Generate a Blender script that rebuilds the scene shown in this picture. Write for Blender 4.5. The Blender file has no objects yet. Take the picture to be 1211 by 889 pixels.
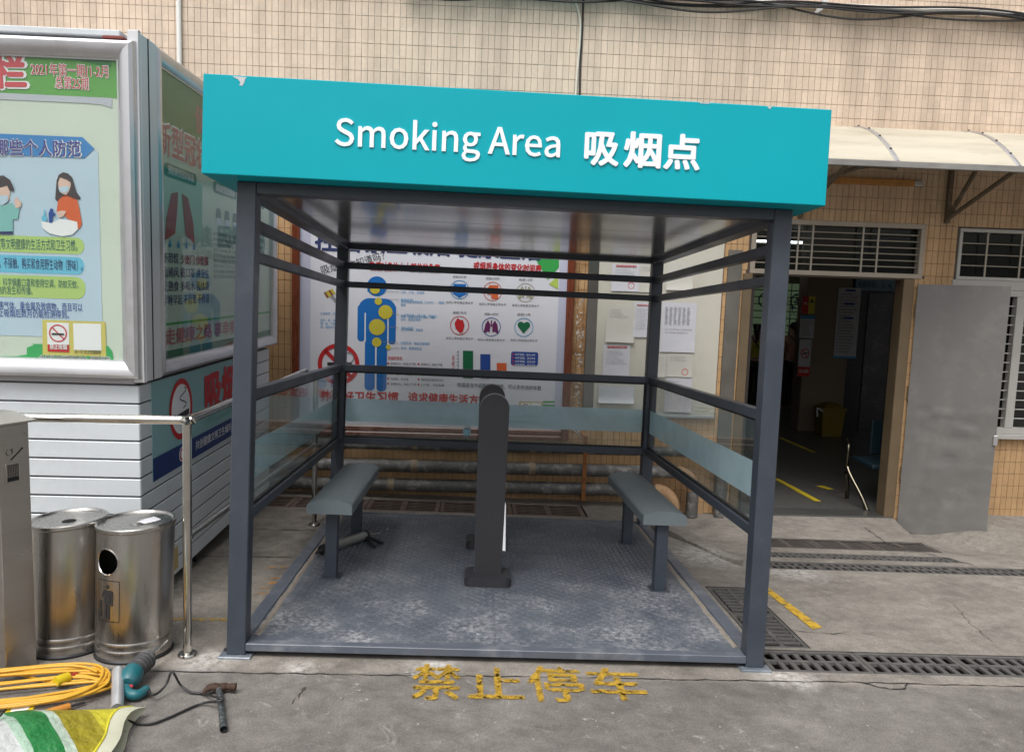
import bpy, bmesh, math, random, os
from mathutils import Matrix, Vector, Quaternion
random.seed(7)
S = bpy.context.scene
COL = S.collection
R_ = math.radians

# ---------------------------------------------------------------- camera, sky, sun, exposure
CAM_P = Vector((1.08798, -3.59061, 1.55675))
CAM_M = Matrix(((0.99811498, -0.04286251, 0.0439238),      # right
                (-0.04120361, 0.06240572, 0.99719997),     # up
                (0.04548359, 0.99713005, -0.060522)))      # forward
FPX = 936.89                                               # focal length in photo pixels (1211 wide)
cd = bpy.data.cameras.new('camera'); cam = bpy.data.objects.new('camera', cd); COL.objects.link(cam)
r, u, f = CAM_M[0], CAM_M[1], CAM_M[2]
cam.matrix_world = Matrix(((r.x, u.x, -f.x, CAM_P.x), (r.y, u.y, -f.y, CAM_P.y), (r.z, u.z, -f.z, CAM_P.z), (0, 0, 0, 1)))
cd.sensor_width = 36; cd.lens = FPX * 36 / 1211; cd.clip_start = 0.05; cd.clip_end = 600
S.camera = cam
SUN_EL, SUN_AZ = R_(58), R_(205)      # overcast: a broad soft sun behind the camera's left shoulder
w = bpy.data.worlds.new('World'); S.world = w; w.use_nodes = True
wn = w.node_tree.nodes; wl_ = w.node_tree.links
bg = wn['Background']
sky = wn.new('ShaderNodeTexSky'); sky.sky_type = 'NISHITA'; sky.sun_disc = False
sky.sun_elevation = SUN_EL; sky.sun_rotation = SUN_AZ; sky.air_density = 1.0; sky.dust_density = 6.0; sky.ozone_density = 1.0
hs = wn.new('ShaderNodeHueSaturation'); hs.inputs['Saturation'].default_value = 0.18
wl_.new(sky.outputs[0], hs.inputs['Color']); wl_.new(hs.outputs[0], bg.inputs[0])
bg.inputs[1].default_value = 0.13
sd = bpy.data.lights.new('sun', 'SUN'); sun = bpy.data.objects.new('sun', sd); COL.objects.link(sun)
sd.energy = 1.0; sd.angle = R_(28); sd.color = (1.0, 0.97, 0.92)
sdir = Vector((math.sin(SUN_AZ) * math.cos(SUN_EL), math.cos(SUN_AZ) * math.cos(SUN_EL), math.sin(SUN_EL)))
sun.rotation_euler = sdir.to_track_quat('Z', 'Y').to_euler(); sun.location = sdir * 30
vs = S.view_settings; vs.view_transform = 'Standard'; vs.look = 'None'; vs.gamma = 1.0; vs.exposure = 0.55
vs.use_curve_mapping = False

# ---------------------------------------------------------------- frames and pixel rays
BR = Matrix(((0.99990692, 0.00358023, -0.01316523), (-0.00423226, 0.9987484, -0.04983696), (0.01297033, 0.04988804, 0.99867059)))
BO = Vector((0, 3.6, 0))
BMAT = Matrix.Translation(BO) @ BR.to_4x4()       # building frame: the yard falls gently towards the drains at its foot
BINV = BMAT.inverted()
def ray(uu, vv):
    return r * ((uu - 605.5) / FPX) + u * ((444.5 - vv) / FPX) + f
def G(uu, vv, z=0.0):                              # pixel -> point of the yard at height z
    d = ray(uu, vv); return CAM_P + d * ((z - CAM_P.z) / d.z)
CL = BINV @ CAM_P
def LY(uu, vv, y):                                 # pixel -> building-frame point on the plane y = const
    d = BR.transposed() @ ray(uu, vv); p = CL + d * ((y - CL.y) / d.y); return p
def LX(uu, vv, x):
    d = BR.transposed() @ ray(uu, vv); return CL + d * ((x - CL.x) / d.x)
def project(p):
    q = CAM_M @ (Vector(p) - CAM_P); return 605.5 + FPX * q.x / q.z, 444.5 - FPX * q.y / q.z, q.z
def smooth(a, b, t):
    t = min(1, max(0, (t - a) / (b - a))); return t * t * (3 - 2 * t)
def gz(x, y):                                      # yard level: it dips a little towards the doorway drains
    return -0.085 * smooth(1.2, 2.8, y) * smooth(2.72, 3.02, x) - 0.105 * smooth(4.87, 5.1, x) * smooth(2.2, 3.2, y)

# ---------------------------------------------------------------- mesh helper
class MB:
    def __init__(s): s.v = []; s.f = []; s.sm = []
    def add(s, vs_, fs, smooth_=False):
        o = len(s.v); s.v += [tuple(p) for p in vs_]; s.f += [[i + o for i in q] for q in fs]; s.sm += [smooth_] * len(fs); return s
    def box(s, x0, x1, y0, y1, z0, z1, b=0.0, M=None):
        if b <= 0:
            p = [Vector((x, y, z)) for z in (z0, z1) for y in (y0, y1) for x in (x0, x1)]
            fs = [(0, 2, 3, 1), (4, 5, 7, 6), (0, 1, 5, 4), (2, 6, 7, 3), (0, 4, 6, 2), (1, 3, 7, 5)]
        else:
            p = []; X = (x0, x1); Y = (y0, y1); Z = (z0, z1); sg = (1, -1)
            for k in range(2):
                for j in range(2):
                    for i in range(2):
                        p.append(Vector((X[i], Y[j] + sg[j] * b, Z[k] + sg[k] * b)))
                        p.append(Vector((X[i] + sg[i] * b, Y[j], Z[k] + sg[k] * b)))
                        p.append(Vector((X[i] + sg[i] * b, Y[j] + sg[j] * b, Z[k])))
            c = lambda i, j, k: 3 * (i + 2 * j + 4 * k)
            fs = []
            fs += [(c(0,0,0), c(0,0,1), c(0,1,1), c(0,1,0)), (c(1,0,0), c(1,1,0), c(1,1,1), c(1,0,1))]
            fs += [(c(0,0,0)+1, c(1,0,0)+1, c(1,0,1)+1, c(0,0,1)+1), (c(0,1,0)+1, c(0,1,1)+1, c(1,1,1)+1, c(1,1,0)+1)]
            fs += [(c(0,0,0)+2, c(0,1,0)+2, c(1,1,0)+2, c(1,0,0)+2), (c(0,0,1)+2, c(1,0,1)+2, c(1,1,1)+2, c(0,1,1)+2)]
            for a in (0, 1):
                for d in (0, 1):
                    fs.append((c(0,a,d)+1, c(1,a,d)+1, c(1,a,d)+2, c(0,a,d)+2))
                    fs.append((c(a,0,d), c(a,1,d), c(a,1,d)+2, c(a,0,d)+2))
                    fs.append((c(a,d,0), c(a,d,1), c(a,d,1)+1, c(a,d,0)+1))
            for k in (0, 1):
                for j in (0, 1):
                    for i in (0, 1): fs.append((c(i,j,k), c(i,j,k)+1, c(i,j,k)+2))
        if M is not None: p = [M @ q for q in p]
        return s.add(p, fs)
    def ring_loft(s, rings, closed=True, cap0=True, cap1=True, smooth_=True, wrap=False):
        n = len(rings[0]); o = len(s.v); pts = [q for rg in rings for q in rg]; fs = []
        m = len(rings)
        for k in range(m if wrap else m - 1):
            k2 = (k + 1) % m
            for i in range(n if closed else n - 1):
                j = (i + 1) % n; fs.append((k*n+i, k*n+j, k2*n+j, k2*n+i))
        s.add(pts, fs, smooth_)
        if not wrap and closed:
            if cap0: s.add(rings[0], [list(range(n))[::-1]])
            if cap1: s.add(rings[-1], [list(range(n))])
        return s
    def tube(s, pts, rad, n=10, caps=True, wrap=False):
        pts = [Vector(p) for p in pts]; rings = []; nrm = None; m = len(pts)
        for k, p in enumerate(pts):
            a = pts[(k - 1) % m] if (wrap or k > 0) else p; b = pts[(k + 1) % m] if (wrap or k < m - 1) else p
            t = (b - a).normalized()
            if nrm is None:
                nrm = t.orthogonal().normalized()
            else:
                nrm = (nrm - t * nrm.dot(t)).normalized()
            bi = t.cross(nrm); rr = rad[k] if isinstance(rad, (list, tuple)) else rad
            rings.append([p + nrm * (rr * math.cos(2*math.pi*i/n)) + bi * (rr * math.sin(2*math.pi*i/n)) for i in range(n)])
        return s.ring_loft(rings, True, caps, caps, True, wrap)
    def cyl(s, a, b, r0, r1=None, n=20, caps=True):
        return s.tube([a, b], [r0, r0 if r1 is None else r1], n, caps)
    def lathe(s, prof, n=40, c=(0, 0, 0), cap0=False, cap1=False):
        rings = [[Vector((c[0] + q * math.cos(2*math.pi*i/n), c[1] + q * math.sin(2*math.pi*i/n), c[2] + z)) for i in range(n)] for q, z in prof]
        return s.ring_loft(rings, True, cap0, cap1, True)
    def prism(s, poly, fn, t0, t1, smooth_=False):        # poly of (a,b); fn(a,b,t)->point
        n = len(poly); A = [fn(a, b, t0) for a, b in poly]; B = [fn(a, b, t1) for a, b in poly]
        s.add(A + B, [(i, (i+1) % n, n + (i+1) % n, n + i) for i in range(n)], smooth_)
        s.add(A, [list(range(n))[::-1]]); s.add(B, [list(range(n))]); return s
    def mesh(s, name):
        me = bpy.data.meshes.new(name); me.from_pydata([tuple(p) for p in s.v], [], s.f)
        me.polygons.foreach_set('use_smooth', s.sm)
        bm = bmesh.new(); bm.from_mesh(me); bmesh.ops.recalc_face_normals(bm, faces=bm.faces); bm.to_mesh(me); bm.free()
        if any(s.sm): me.set_sharp_from_angle(angle=R_(38))
        me.update(); return me
    def build(s, name, mat, parent=None, M=None, kind=None):
        me = s.mesh(name)
        return mobj(name, me, mat, parent, M, kind)
def mobj(name, me, mat, parent=None, M=None, kind=None):
    if mat is not None and not me.materials: me.materials.append(mat)
    o = bpy.data.objects.new(name, me); COL.objects.link(o)
    if parent is not None: o.parent = parent
    if M is not None: o.matrix_local = M
    if kind: o['kind'] = kind
    return o
def tag(o, label, cat, group=None):
    o['label'] = label; o['category'] = cat
    if group: o['group'] = group
    return o
def thing(name, label, cat, M=None, group=None):
    o = bpy.data.objects.new(name, None); COL.objects.link(o); o.empty_display_size = 0.1
    if M is not None: o.matrix_world = M
    return tag(o, label, cat, group)
def T(x, y, z=0): return Matrix.Translation((x, y, z))
def RZ(a): return Matrix.Rotation(a, 4, 'Z')
def arc(cx, cy, rx, ry, a0, a1, n):
    return [(cx + rx * math.cos(a0 + (a1-a0)*i/n), cy + ry * math.sin(a0 + (a1-a0)*i/n)) for i in range(n+1)]
def rrect(x0, x1, y0, y1, rr, n=5):
    p = []
    for cx, cy, a in ((x1-rr, y1-rr, 0), (x0+rr, y1-rr, 90), (x0+rr, y0+rr, 180), (x1-rr, y0+rr, 270)):
        p += arc(cx, cy, rr, rr, R_(a), R_(a+90), n)
    return p
def spline(pts, k=8):
    pts = [Vector(p) for p in pts]; out = []
    for i in range(len(pts) - 1):
        p0 = pts[max(i-1, 0)]; p1 = pts[i]; p2 = pts[i+1]; p3 = pts[min(i+2, len(pts)-1)]
        for j in range(k):
            t = j / k
            out.append(0.5 * ((2*p1) + (p2-p0)*t + (2*p0-5*p1+4*p2-p3)*t*t + (3*p1-p0-3*p2+p3)*t**3))
    out.append(pts[-1]); return out

# ---------------------------------------------------------------- materials
MATS = {}
def nmat(name):
    m = bpy.data.materials.new(name); m.use_nodes = True; nt = m.node_tree
    return m, nt, nt.nodes, nt.links, nt.nodes['Principled BSDF']
def L3(c): return (c[0], c[1], c[2], 1)
def pm(name, col, rough=0.55, metal=0.0, var=0.10, scale=6.0, bump=0.0, bscale=80.0, dirt=None, damt=0.0, dscale=3.0, coat=0.0, spec=0.5, stretch=None, world=False, rvar=0.08):
    if name in MATS: return MATS[name]
    m, nt, N, K, b = nmat(name)
    b.inputs['Metallic'].default_value = metal; b.inputs['Specular IOR Level'].default_value = spec
    b.inputs['Coat Weight'].default_value = coat; b.inputs['Coat Roughness'].default_value = 0.08
    if world:
        g = N.new('ShaderNodeNewGeometry'); src = g.outputs['Position']
    else:
        tc = N.new('ShaderNodeTexCoord'); src = tc.outputs['Object']
    if stretch:
        mp = N.new('ShaderNodeMapping'); mp.inputs['Scale'].default_value = stretch; K.new(src, mp.inputs[0]); src = mp.outputs[0]
    nz = N.new('ShaderNodeTexNoise'); nz.inputs['Scale'].default_value = scale; nz.inputs['Detail'].default_value = 7; nz.inputs['Roughness'].default_value = 0.62
    K.new(src, nz.inputs['Vector'])
    mr = N.new('ShaderNodeMapRange'); mr.inputs['From Min'].default_value = 0.25; mr.inputs['From Max'].default_value = 0.75
    mr.inputs['To Min'].default_value = 1 - var; mr.inputs['To Max'].default_value = 1 + var
    K.new(nz.outputs['Fac'], mr.inputs['Value'])
    mul = N.new('ShaderNodeMix'); mul.data_type = 'RGBA'; mul.blend_type = 'MULTIPLY'; mul.inputs[0].default_value = 1
    mul.inputs['A'].default_value = L3(col); K.new(mr.outputs[0], mul.inputs['B'])
    out = mul.outputs['Result']
    if dirt is not None:
        n2 = N.new('ShaderNodeTexNoise'); n2.inputs['Scale'].default_value = dscale; n2.inputs['Detail'].default_value = 9; n2.inputs['Roughness'].default_value = 0.68
        K.new(src, n2.inputs['Vector'])
        m2 = N.new('ShaderNodeMapRange'); m2.inputs['From Min'].default_value = 0.50; m2.inputs['From Max'].default_value = 0.72
        m2.inputs['To Max'].default_value = damt; K.new(n2.outputs['Fac'], m2.inputs['Value'])
        mx = N.new('ShaderNodeMix'); mx.data_type = 'RGBA'; K.new(m2.outputs[0], mx.inputs[0]); K.new(out, mx.inputs['A']); mx.inputs['B'].default_value = L3(dirt)
        out = mx.outputs['Result']
    K.new(out, b.inputs['Base Color'])
    m3 = N.new('ShaderNodeMapRange'); m3.inputs['From Min'].default_value = 0.3; m3.inputs['From Max'].default_value = 0.7
    m3.inputs['To Min'].default_value = max(0.02, rough - rvar); m3.inputs['To Max'].default_value = min(1, rough + rvar)
    K.new(nz.outputs['Fac'], m3.inputs['Value']); K.new(m3.outputs[0], b.inputs['Roughness'])
    if bump > 0:
        n4 = N.new('ShaderNodeTexNoise'); n4.inputs['Scale'].default_value = bscale; n4.inputs['Detail'].default_value = 5
        K.new(src, n4.inputs['Vector'])
        bp = N.new('ShaderNodeBump'); bp.inputs['Strength'].default_value = bump; bp.inputs['Distance'].default_value = 0.01
        K.new(n4.outputs['Fac'], bp.inputs['Height']); K.new(bp.outputs[0], b.inputs['Normal'])
    MATS[name] = m; return m
def ink(name, col, rough=0.6):
    return pm('ink_' + name, col, rough, var=0.04, scale=3, rvar=0.03)
def glass(name, tint=(0.86, 0.92, 0.90), refl=1.0, rough=0.0, haze=0.0, hazecol=(0.6, 0.65, 0.63)):
    m, nt, N, K, b = nmat(name); N.remove(b); out = N['Material Output']
    tr = N.new('ShaderNodeBsdfTransparent'); tr.inputs[0].default_value = L3(tint)
    gl = N.new('ShaderNodeBsdfGlossy'); gl.inputs['Roughness'].default_value = rough
    # Schlick reflectance that is the same from both faces of the sheet
    g = N.new('ShaderNodeNewGeometry'); dt = N.new('ShaderNodeVectorMath'); dt.operation = 'DOT_PRODUCT'; K.new(g.outputs['Normal'], dt.inputs[0]); K.new(g.outputs['Incoming'], dt.inputs[1])
    def mth(op, a_, b_):
        q = N.new('ShaderNodeMath'); q.operation = op
        for i_, v_ in enumerate((a_, b_)):
            if v_ is None: continue
            if isinstance(v_, (int, float)): q.inputs[i_].default_value = v_
            else: K.new(v_, q.inputs[i_])
        return q.outputs[0]
    sch = mth('POWER', mth('SUBTRACT', 1.0, mth('ABSOLUTE', dt.outputs['Value'], None)), 5.0)
    mu = N.new('ShaderNodeMath'); mu.operation = 'MULTIPLY'; mu.inputs[1].default_value = refl; K.new(mth('MULTIPLY_ADD', sch, 0.96), mu.inputs[0])
    mu.inputs[0].links[0].from_node.inputs[2].default_value = 0.04
    base = tr.outputs[0]
    if haze > 0:
        df = N.new('ShaderNodeBsdfDiffuse'); df.inputs[0].default_value = L3(hazecol)
        tl = N.new('ShaderNodeBsdfTranslucent'); tl.inputs[0].default_value = L3(hazecol)
        a = N.new('ShaderNodeMixShader'); a.inputs[0].default_value = 0.5; K.new(df.outputs[0], a.inputs[1]); K.new(tl.outputs[0], a.inputs[2])
        nz = N.new('ShaderNodeTexNoise'); nz.inputs['Scale'].default_value = 4; nz.inputs['Detail'].default_value = 6
        tc = N.new('ShaderNodeTexCoord'); K.new(tc.outputs['Object'], nz.inputs['Vector'])
        mr = N.new('ShaderNodeMapRange'); mr.inputs['To Min'].default_value = haze * 0.6; mr.inputs['To Max'].default_value = min(1, haze * 1.4); K.new(nz.outputs['Fac'], mr.inputs['Value'])
        h = N.new('ShaderNodeMixShader'); K.new(mr.outputs[0], h.inputs[0]); K.new(tr.outputs[0], h.inputs[1]); K.new(a.outputs[0], h.inputs[2]); base = h.outputs[0]
    mx = N.new('ShaderNodeMixShader'); K.new(mu.outputs[0], mx.inputs[0]); K.new(base, mx.inputs[1]); K.new(gl.outputs[0], mx.inputs[2])
    K.new(mx.outputs[0], out.inputs[0]); MATS[name] = m; return m
def worn(name, col, scale=18.0, lo=0.42, hi=0.58, rough=0.8):      # paint worn through to what lies under it
    m, nt, N, K, b = nmat(name); out = N['Material Output']
    b.inputs['Base Color'].default_value = L3(col); b.inputs['Roughness'].default_value = rough
    g = N.new('ShaderNodeNewGeometry'); nz = N.new('ShaderNodeTexNoise'); nz.inputs['Scale'].default_value = scale; nz.inputs['Detail'].default_value = 8; nz.inputs['Roughness'].default_value = 0.72
    K.new(g.outputs['Position'], nz.inputs['Vector'])
    mr = N.new('ShaderNodeMapRange'); mr.inputs['From Min'].default_value = lo; mr.inputs['From Max'].default_value = hi; K.new(nz.outputs['Fac'], mr.inputs['Value'])
    tr = N.new('ShaderNodeBsdfTransparent'); mx = N.new('ShaderNodeMixShader'); K.new(mr.outputs[0], mx.inputs[0]); K.new(tr.outputs[0], mx.inputs[1]); K.new(b.outputs[0], mx.inputs[2])
    K.new(mx.outputs[0], out.inputs[0]); MATS[name] = m; return m

slate = pm('slate_paint', (0.040, 0.050, 0.068), 0.40, var=0.10, scale=3, dirt=(0.12, 0.13, 0.14), damt=0.20, dscale=5, bump=0.03, bscale=300)
graphite = pm('graphite_paint', (0.028, 0.028, 0.033), 0.45, var=0.08, bump=0.05, bscale=500)
teal = pm('teal_sheet', (0.0, 0.345, 0.415), 0.36, var=0.04, scale=1.2, spec=0.22, rvar=0.05)
white = pm('white_acrylic', (0.86, 0.86, 0.88), 0.35, var=0.02)
alu = pm('anodised_aluminium', (0.60, 0.60, 0.62), 0.36, 0.85, var=0.05, scale=2, dirt=(0.30, 0.28, 0.26), damt=0.25, dscale=6)
stain = pm('stainless_steel', (0.50, 0.485, 0.465), 0.29, 1.0, var=0.10, scale=2.5, stretch=(6, 6, 0.5), bump=0.02, bscale=9, rvar=0.07, dirt=(0.25, 0.20, 0.15), damt=0.3, dscale=3)
chrome = pm('polished_tube', (0.62, 0.60, 0.56), 0.13, 1.0, var=0.08, dirt=(0.28, 0.22, 0.15), damt=0.35, dscale=9)
slatw = pm('white_slat_enamel', (0.60, 0.64, 0.67), 0.45, var=0.05, scale=2, dirt=(0.34, 0.34, 0.32), damt=0.30, dscale=3)
blackp = pm('black_plastic', (0.015, 0.015, 0.016), 0.5)
darkv = pm('dark_void', (0.012, 0.011, 0.010), 0.9)
galv = pm('galvanised_pipe', (0.125, 0.122, 0.116), 0.62, 0.15, var=0.35, scale=7, dirt=(0.44, 0.43, 0.40), damt=0.75, dscale=11, bump=0.2, bscale=40)
rust = pm('orange_rust', (0.30, 0.115, 0.035), 0.85, var=0.3, scale=20, dirt=(0.10, 0.045, 0.02), damt=0.7, dscale=14, bump=0.4, bscale=90)
lagging = pm('bare_insulation', (0.44, 0.27, 0.15), 0.9, var=0.25, scale=30, bump=0.5, bscale=60, dirt=(0.22, 0.11, 0.05), damt=0.6, dscale=16)
wood = pm('varnished_wood', (0.155, 0.036, 0.014), 0.30, var=0.35, scale=9, stretch=(9, 9, 0.7), coat=0.3)
paper = pm('paper', (0.54, 0.54, 0.58), 0.7, var=0.05, scale=4, bump=0.25, bscale=8)
paper2 = pm('aged_paper', (0.51, 0.495, 0.45), 0.75, var=0.06, scale=4, bump=0.3, bscale=8)
boardm = pm('cream_board', (0.52, 0.50, 0.43), 0.6, var=0.06, scale=2, dirt=(0.34, 0.31, 0.25), damt=0.4, dscale=4)
iron = pm('cast_iron', (0.092, 0.088, 0.085), 0.75, 0.1, var=0.3, scale=12, dirt=(0.20, 0.18, 0.16), damt=0.5, dscale=11, bump=0.3, bscale=120)
rustiron = pm('rusted_iron', (0.115, 0.082, 0.066), 0.85, 0.1, var=0.35, scale=14, dirt=(0.26, 0.20, 0.16), damt=0.6, dscale=9, bump=0.4, bscale=90)
doorg = pm('grey_door_steel', (0.182, 0.175, 0.168), 0.42, 0.25, var=0.07, scale=2.2, dirt=(0.30, 0.29, 0.27), damt=0.4, dscale=4, bump=0.12, bscale=9)
bronze = pm('bronze_frame', (0.16, 0.115, 0.068), 0.5, 0.3, var=0.12)
winframe = pm('window_frame', (0.42, 0.41, 0.385), 0.45, 0.1, var=0.06)
transomf = pm('transom_frame', (0.36, 0.31, 0.25), 0.5, 0.1, var=0.1)
bars_m = pm('window_bar', (0.36, 0.325, 0.265), 0.45, 0.4, var=0.1)
cream = pm('cream_polycarbonate', (0.50, 0.46, 0.37), 0.45, var=0.10, scale=2, stretch=(0.5, 3, 3), dirt=(0.30, 0.26, 0.19), damt=0.6, dscale=3)
oldpaint = pm('brown_bracket_paint', (0.13, 0.095, 0.06), 0.7, 0.1, var=0.2, dirt=(0.5, 0.47, 0.4), damt=0.25, dscale=20)
yellowc = pm('yellow_cable', (0.66, 0.36, 0.03), 0.5, var=0.12)
tealp = pm('teal_plastic', (0.01, 0.115, 0.14), 0.45, var=0.12, dirt=(0.10, 0.12, 0.12), damt=0.4, dscale=20)
beige = pm('beige_wall_paint', (0.22, 0.175, 0.125), 0.7, var=0.08, scale=1.5)
halltile = pm('hall_floor', (0.085, 0.082, 0.076), 0.35, var=0.12, scale=30)
mortar = pm('mortar', (0.30, 0.27, 0.235), 0.9, var=0.25, scale=9, dirt=(0.12, 0.10, 0.08), damt=0.5, dscale=4, bump=0.2)
panelg = glass('clear_panel', (0.93, 0.955, 0.95), 1.0, 0.0, 0.035)
frost = glass('frosted_band', (0.80, 0.89, 0.91), 0.6, 0.15, 0.62, (0.62, 0.77, 0.83))
caseg = glass('display_glass', (0.965, 0.98, 0.97), 0.42, 0.0, 0.02)
wing = glass('window_glass', (0.55, 0.57, 0.55), 1.2, 0.0, 0.03)

# ---------------------------------------------------------------- lettering
FONT = None
try:
    FONT = bpy.data.fonts.load(os.path.join(bpy.utils.resource_path('LOCAL'), 'datafiles', 'fonts', 'Noto Sans CJK Regular.woff2'))
except Exception:
    FONT = None
TCACHE = {}
def glyphs(s, bold=0.0, font=None):
    key = (s, bold, font is not None)
    if key in TCACHE: return TCACHE[key]
    c = bpy.data.curves.new('lettering', 'FONT'); c.body = s; c.size = 1.0; c.offset = bold; c.resolution_u = 3; c.fill_mode = 'FRONT'
    if font: c.font = font; c.size = 2.8560
    o = bpy.data.objects.new('lettering', c); me = o.to_mesh()
    vs_ = [(p.co.x, p.co.y) for p in me.vertices]; fs = [list(q.vertices) for q in me.polygons]
    o.to_mesh_clear(); bpy.data.objects.remove(o); bpy.data.curves.remove(c)
    TCACHE[key] = (vs_, fs); return vs_, fs
def strokes(b):
    if b < 0.004: return [(0, 0)]
    if b < 0.016: return [(-b, 0), (b, 0)]
    return [(0, 0)] + [(b * math.cos(R_(45*i)), b * math.sin(R_(45*i))) for i in range(8)]
class Panel:
    """a flat printed sheet: prints are thin layers on the plane org + s*U + t*V, facing N (in the parent's space)"""
    def __init__(p, parent, org, U, V, N, pxf): p.par = parent; p.o = Vector(org); p.U = Vector(U); p.V = Vector(V); p.N = Vector(N); p.pxf = pxf; p.L = {}
    def px(p, a, b): q = p.pxf(a, b) - p.o; return q.dot(p.U), q.dot(p.V)
    def mb(p, name, mat): return p.L.setdefault((name, mat), MB())
    def pt(p, a, b, k): return p.o + p.U * a + p.V * b + p.N * (0.0012 * k)
    def poly(p, name, mat, pts, k=1, pix=True):
        q = [p.px(*c) if pix else c for c in pts]
        p.mb(name, mat).add([p.pt(a, b, k) for a, b in q], [list(range(len(q)))])
    def ell(p, name, mat, c, ra, rb=None, k=1, n=28, pix=True):
        cx, cy = p.px(*c) if pix else c; rb = rb or ra
        p.poly(name, mat, arc(cx, cy, ra, rb, 0, 2*math.pi*(n-1)/n, n-1), k, False)
    def ring(p, name, mat, c, ra, wd, k=1, n=40, pix=True, ry=None):
        cx, cy = p.px(*c) if pix else c; ry = ry or ra
        A = arc(cx, cy, ra, ry, 0, 2*math.pi*(n-1)/n, n-1); B = arc(cx, cy, ra-wd, ry-wd, 0, 2*math.pi*(n-1)/n, n-1)
        p.mb(name, mat).add([p.pt(a, b, k) for a, b in A + B], [(i, (i+1) % n, n+(i+1) % n, n+i) for i in range(n)])
    def bar(p, name, mat, c0, c1, wd, k=1, pix=True):
        a = Vector(p.px(*c0) if pix else c0); b = Vector(p.px(*c1) if pix else c1); d = (b-a).normalized(); nn = Vector((-d.y, d.x)) * wd / 2
        p.poly(name, mat, [a-nn, b-nn, b+nn, a+nn], k, False)
    def rr(p, name, mat, c0, c1, rad, k=1):
        (a, b), (c, d) = p.px(*c0), p.px(*c1); p.poly(name, mat, rrect(min(a, c), max(a, c), min(b, d), max(b, d), rad), k, False)
    def pill(p, name, mat, left, right, v0, v1, rad, k=2):      # rounded bar; its height is read at the right-hand end
        a, b = p.px(right, v0), p.px(right, v1); p.poly(name, mat, rrect(left, a[0], b[1], a[1], rad), k, False)
    def text(p, name, mat, s, c0, c1, h=None, bold=0.0, k=2, pix=True):
        """baseline from c0 to c1; glyph height h (metres of em) or natural"""
        vs_, fs = glyphs(s, bold if s.isascii() else 0.0)
        if not vs_: return
        xs = [q[0] for q in vs_]; w0 = max(xs) - min(xs); x0 = min(xs)
        A = Vector(p.px(*c0) if pix else c0); B = Vector(p.px(*c1) if pix else c1)
        if (B - A).length < 1e-5: return
        e = (B - A) / w0; nn = Vector((-e.y, e.x)); nn = nn.normalized() * (h if h else e.length)
        q = [A + e * (a - x0) + nn * b for a, b in vs_]
        for i, (dx, dy) in enumerate([(0, 0)] if s.isascii() else strokes(bold)):     # heavier weights: the same glyph struck several times
            o2 = e * dx + nn * dy; p.mb(name, mat).add([p.pt(a.x + o2.x, a.y + o2.y, k + 0.09 * i) for a in q], fs)
    def finish(p):
        for (name, mat), mb in p.L.items(): mb.build(name, mat, p.par, kind='stuff' if name in ('small_blue_print', 'icon_caption', 'fine_print', 'side_print', 'print', 'table_print') else None)
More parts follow.
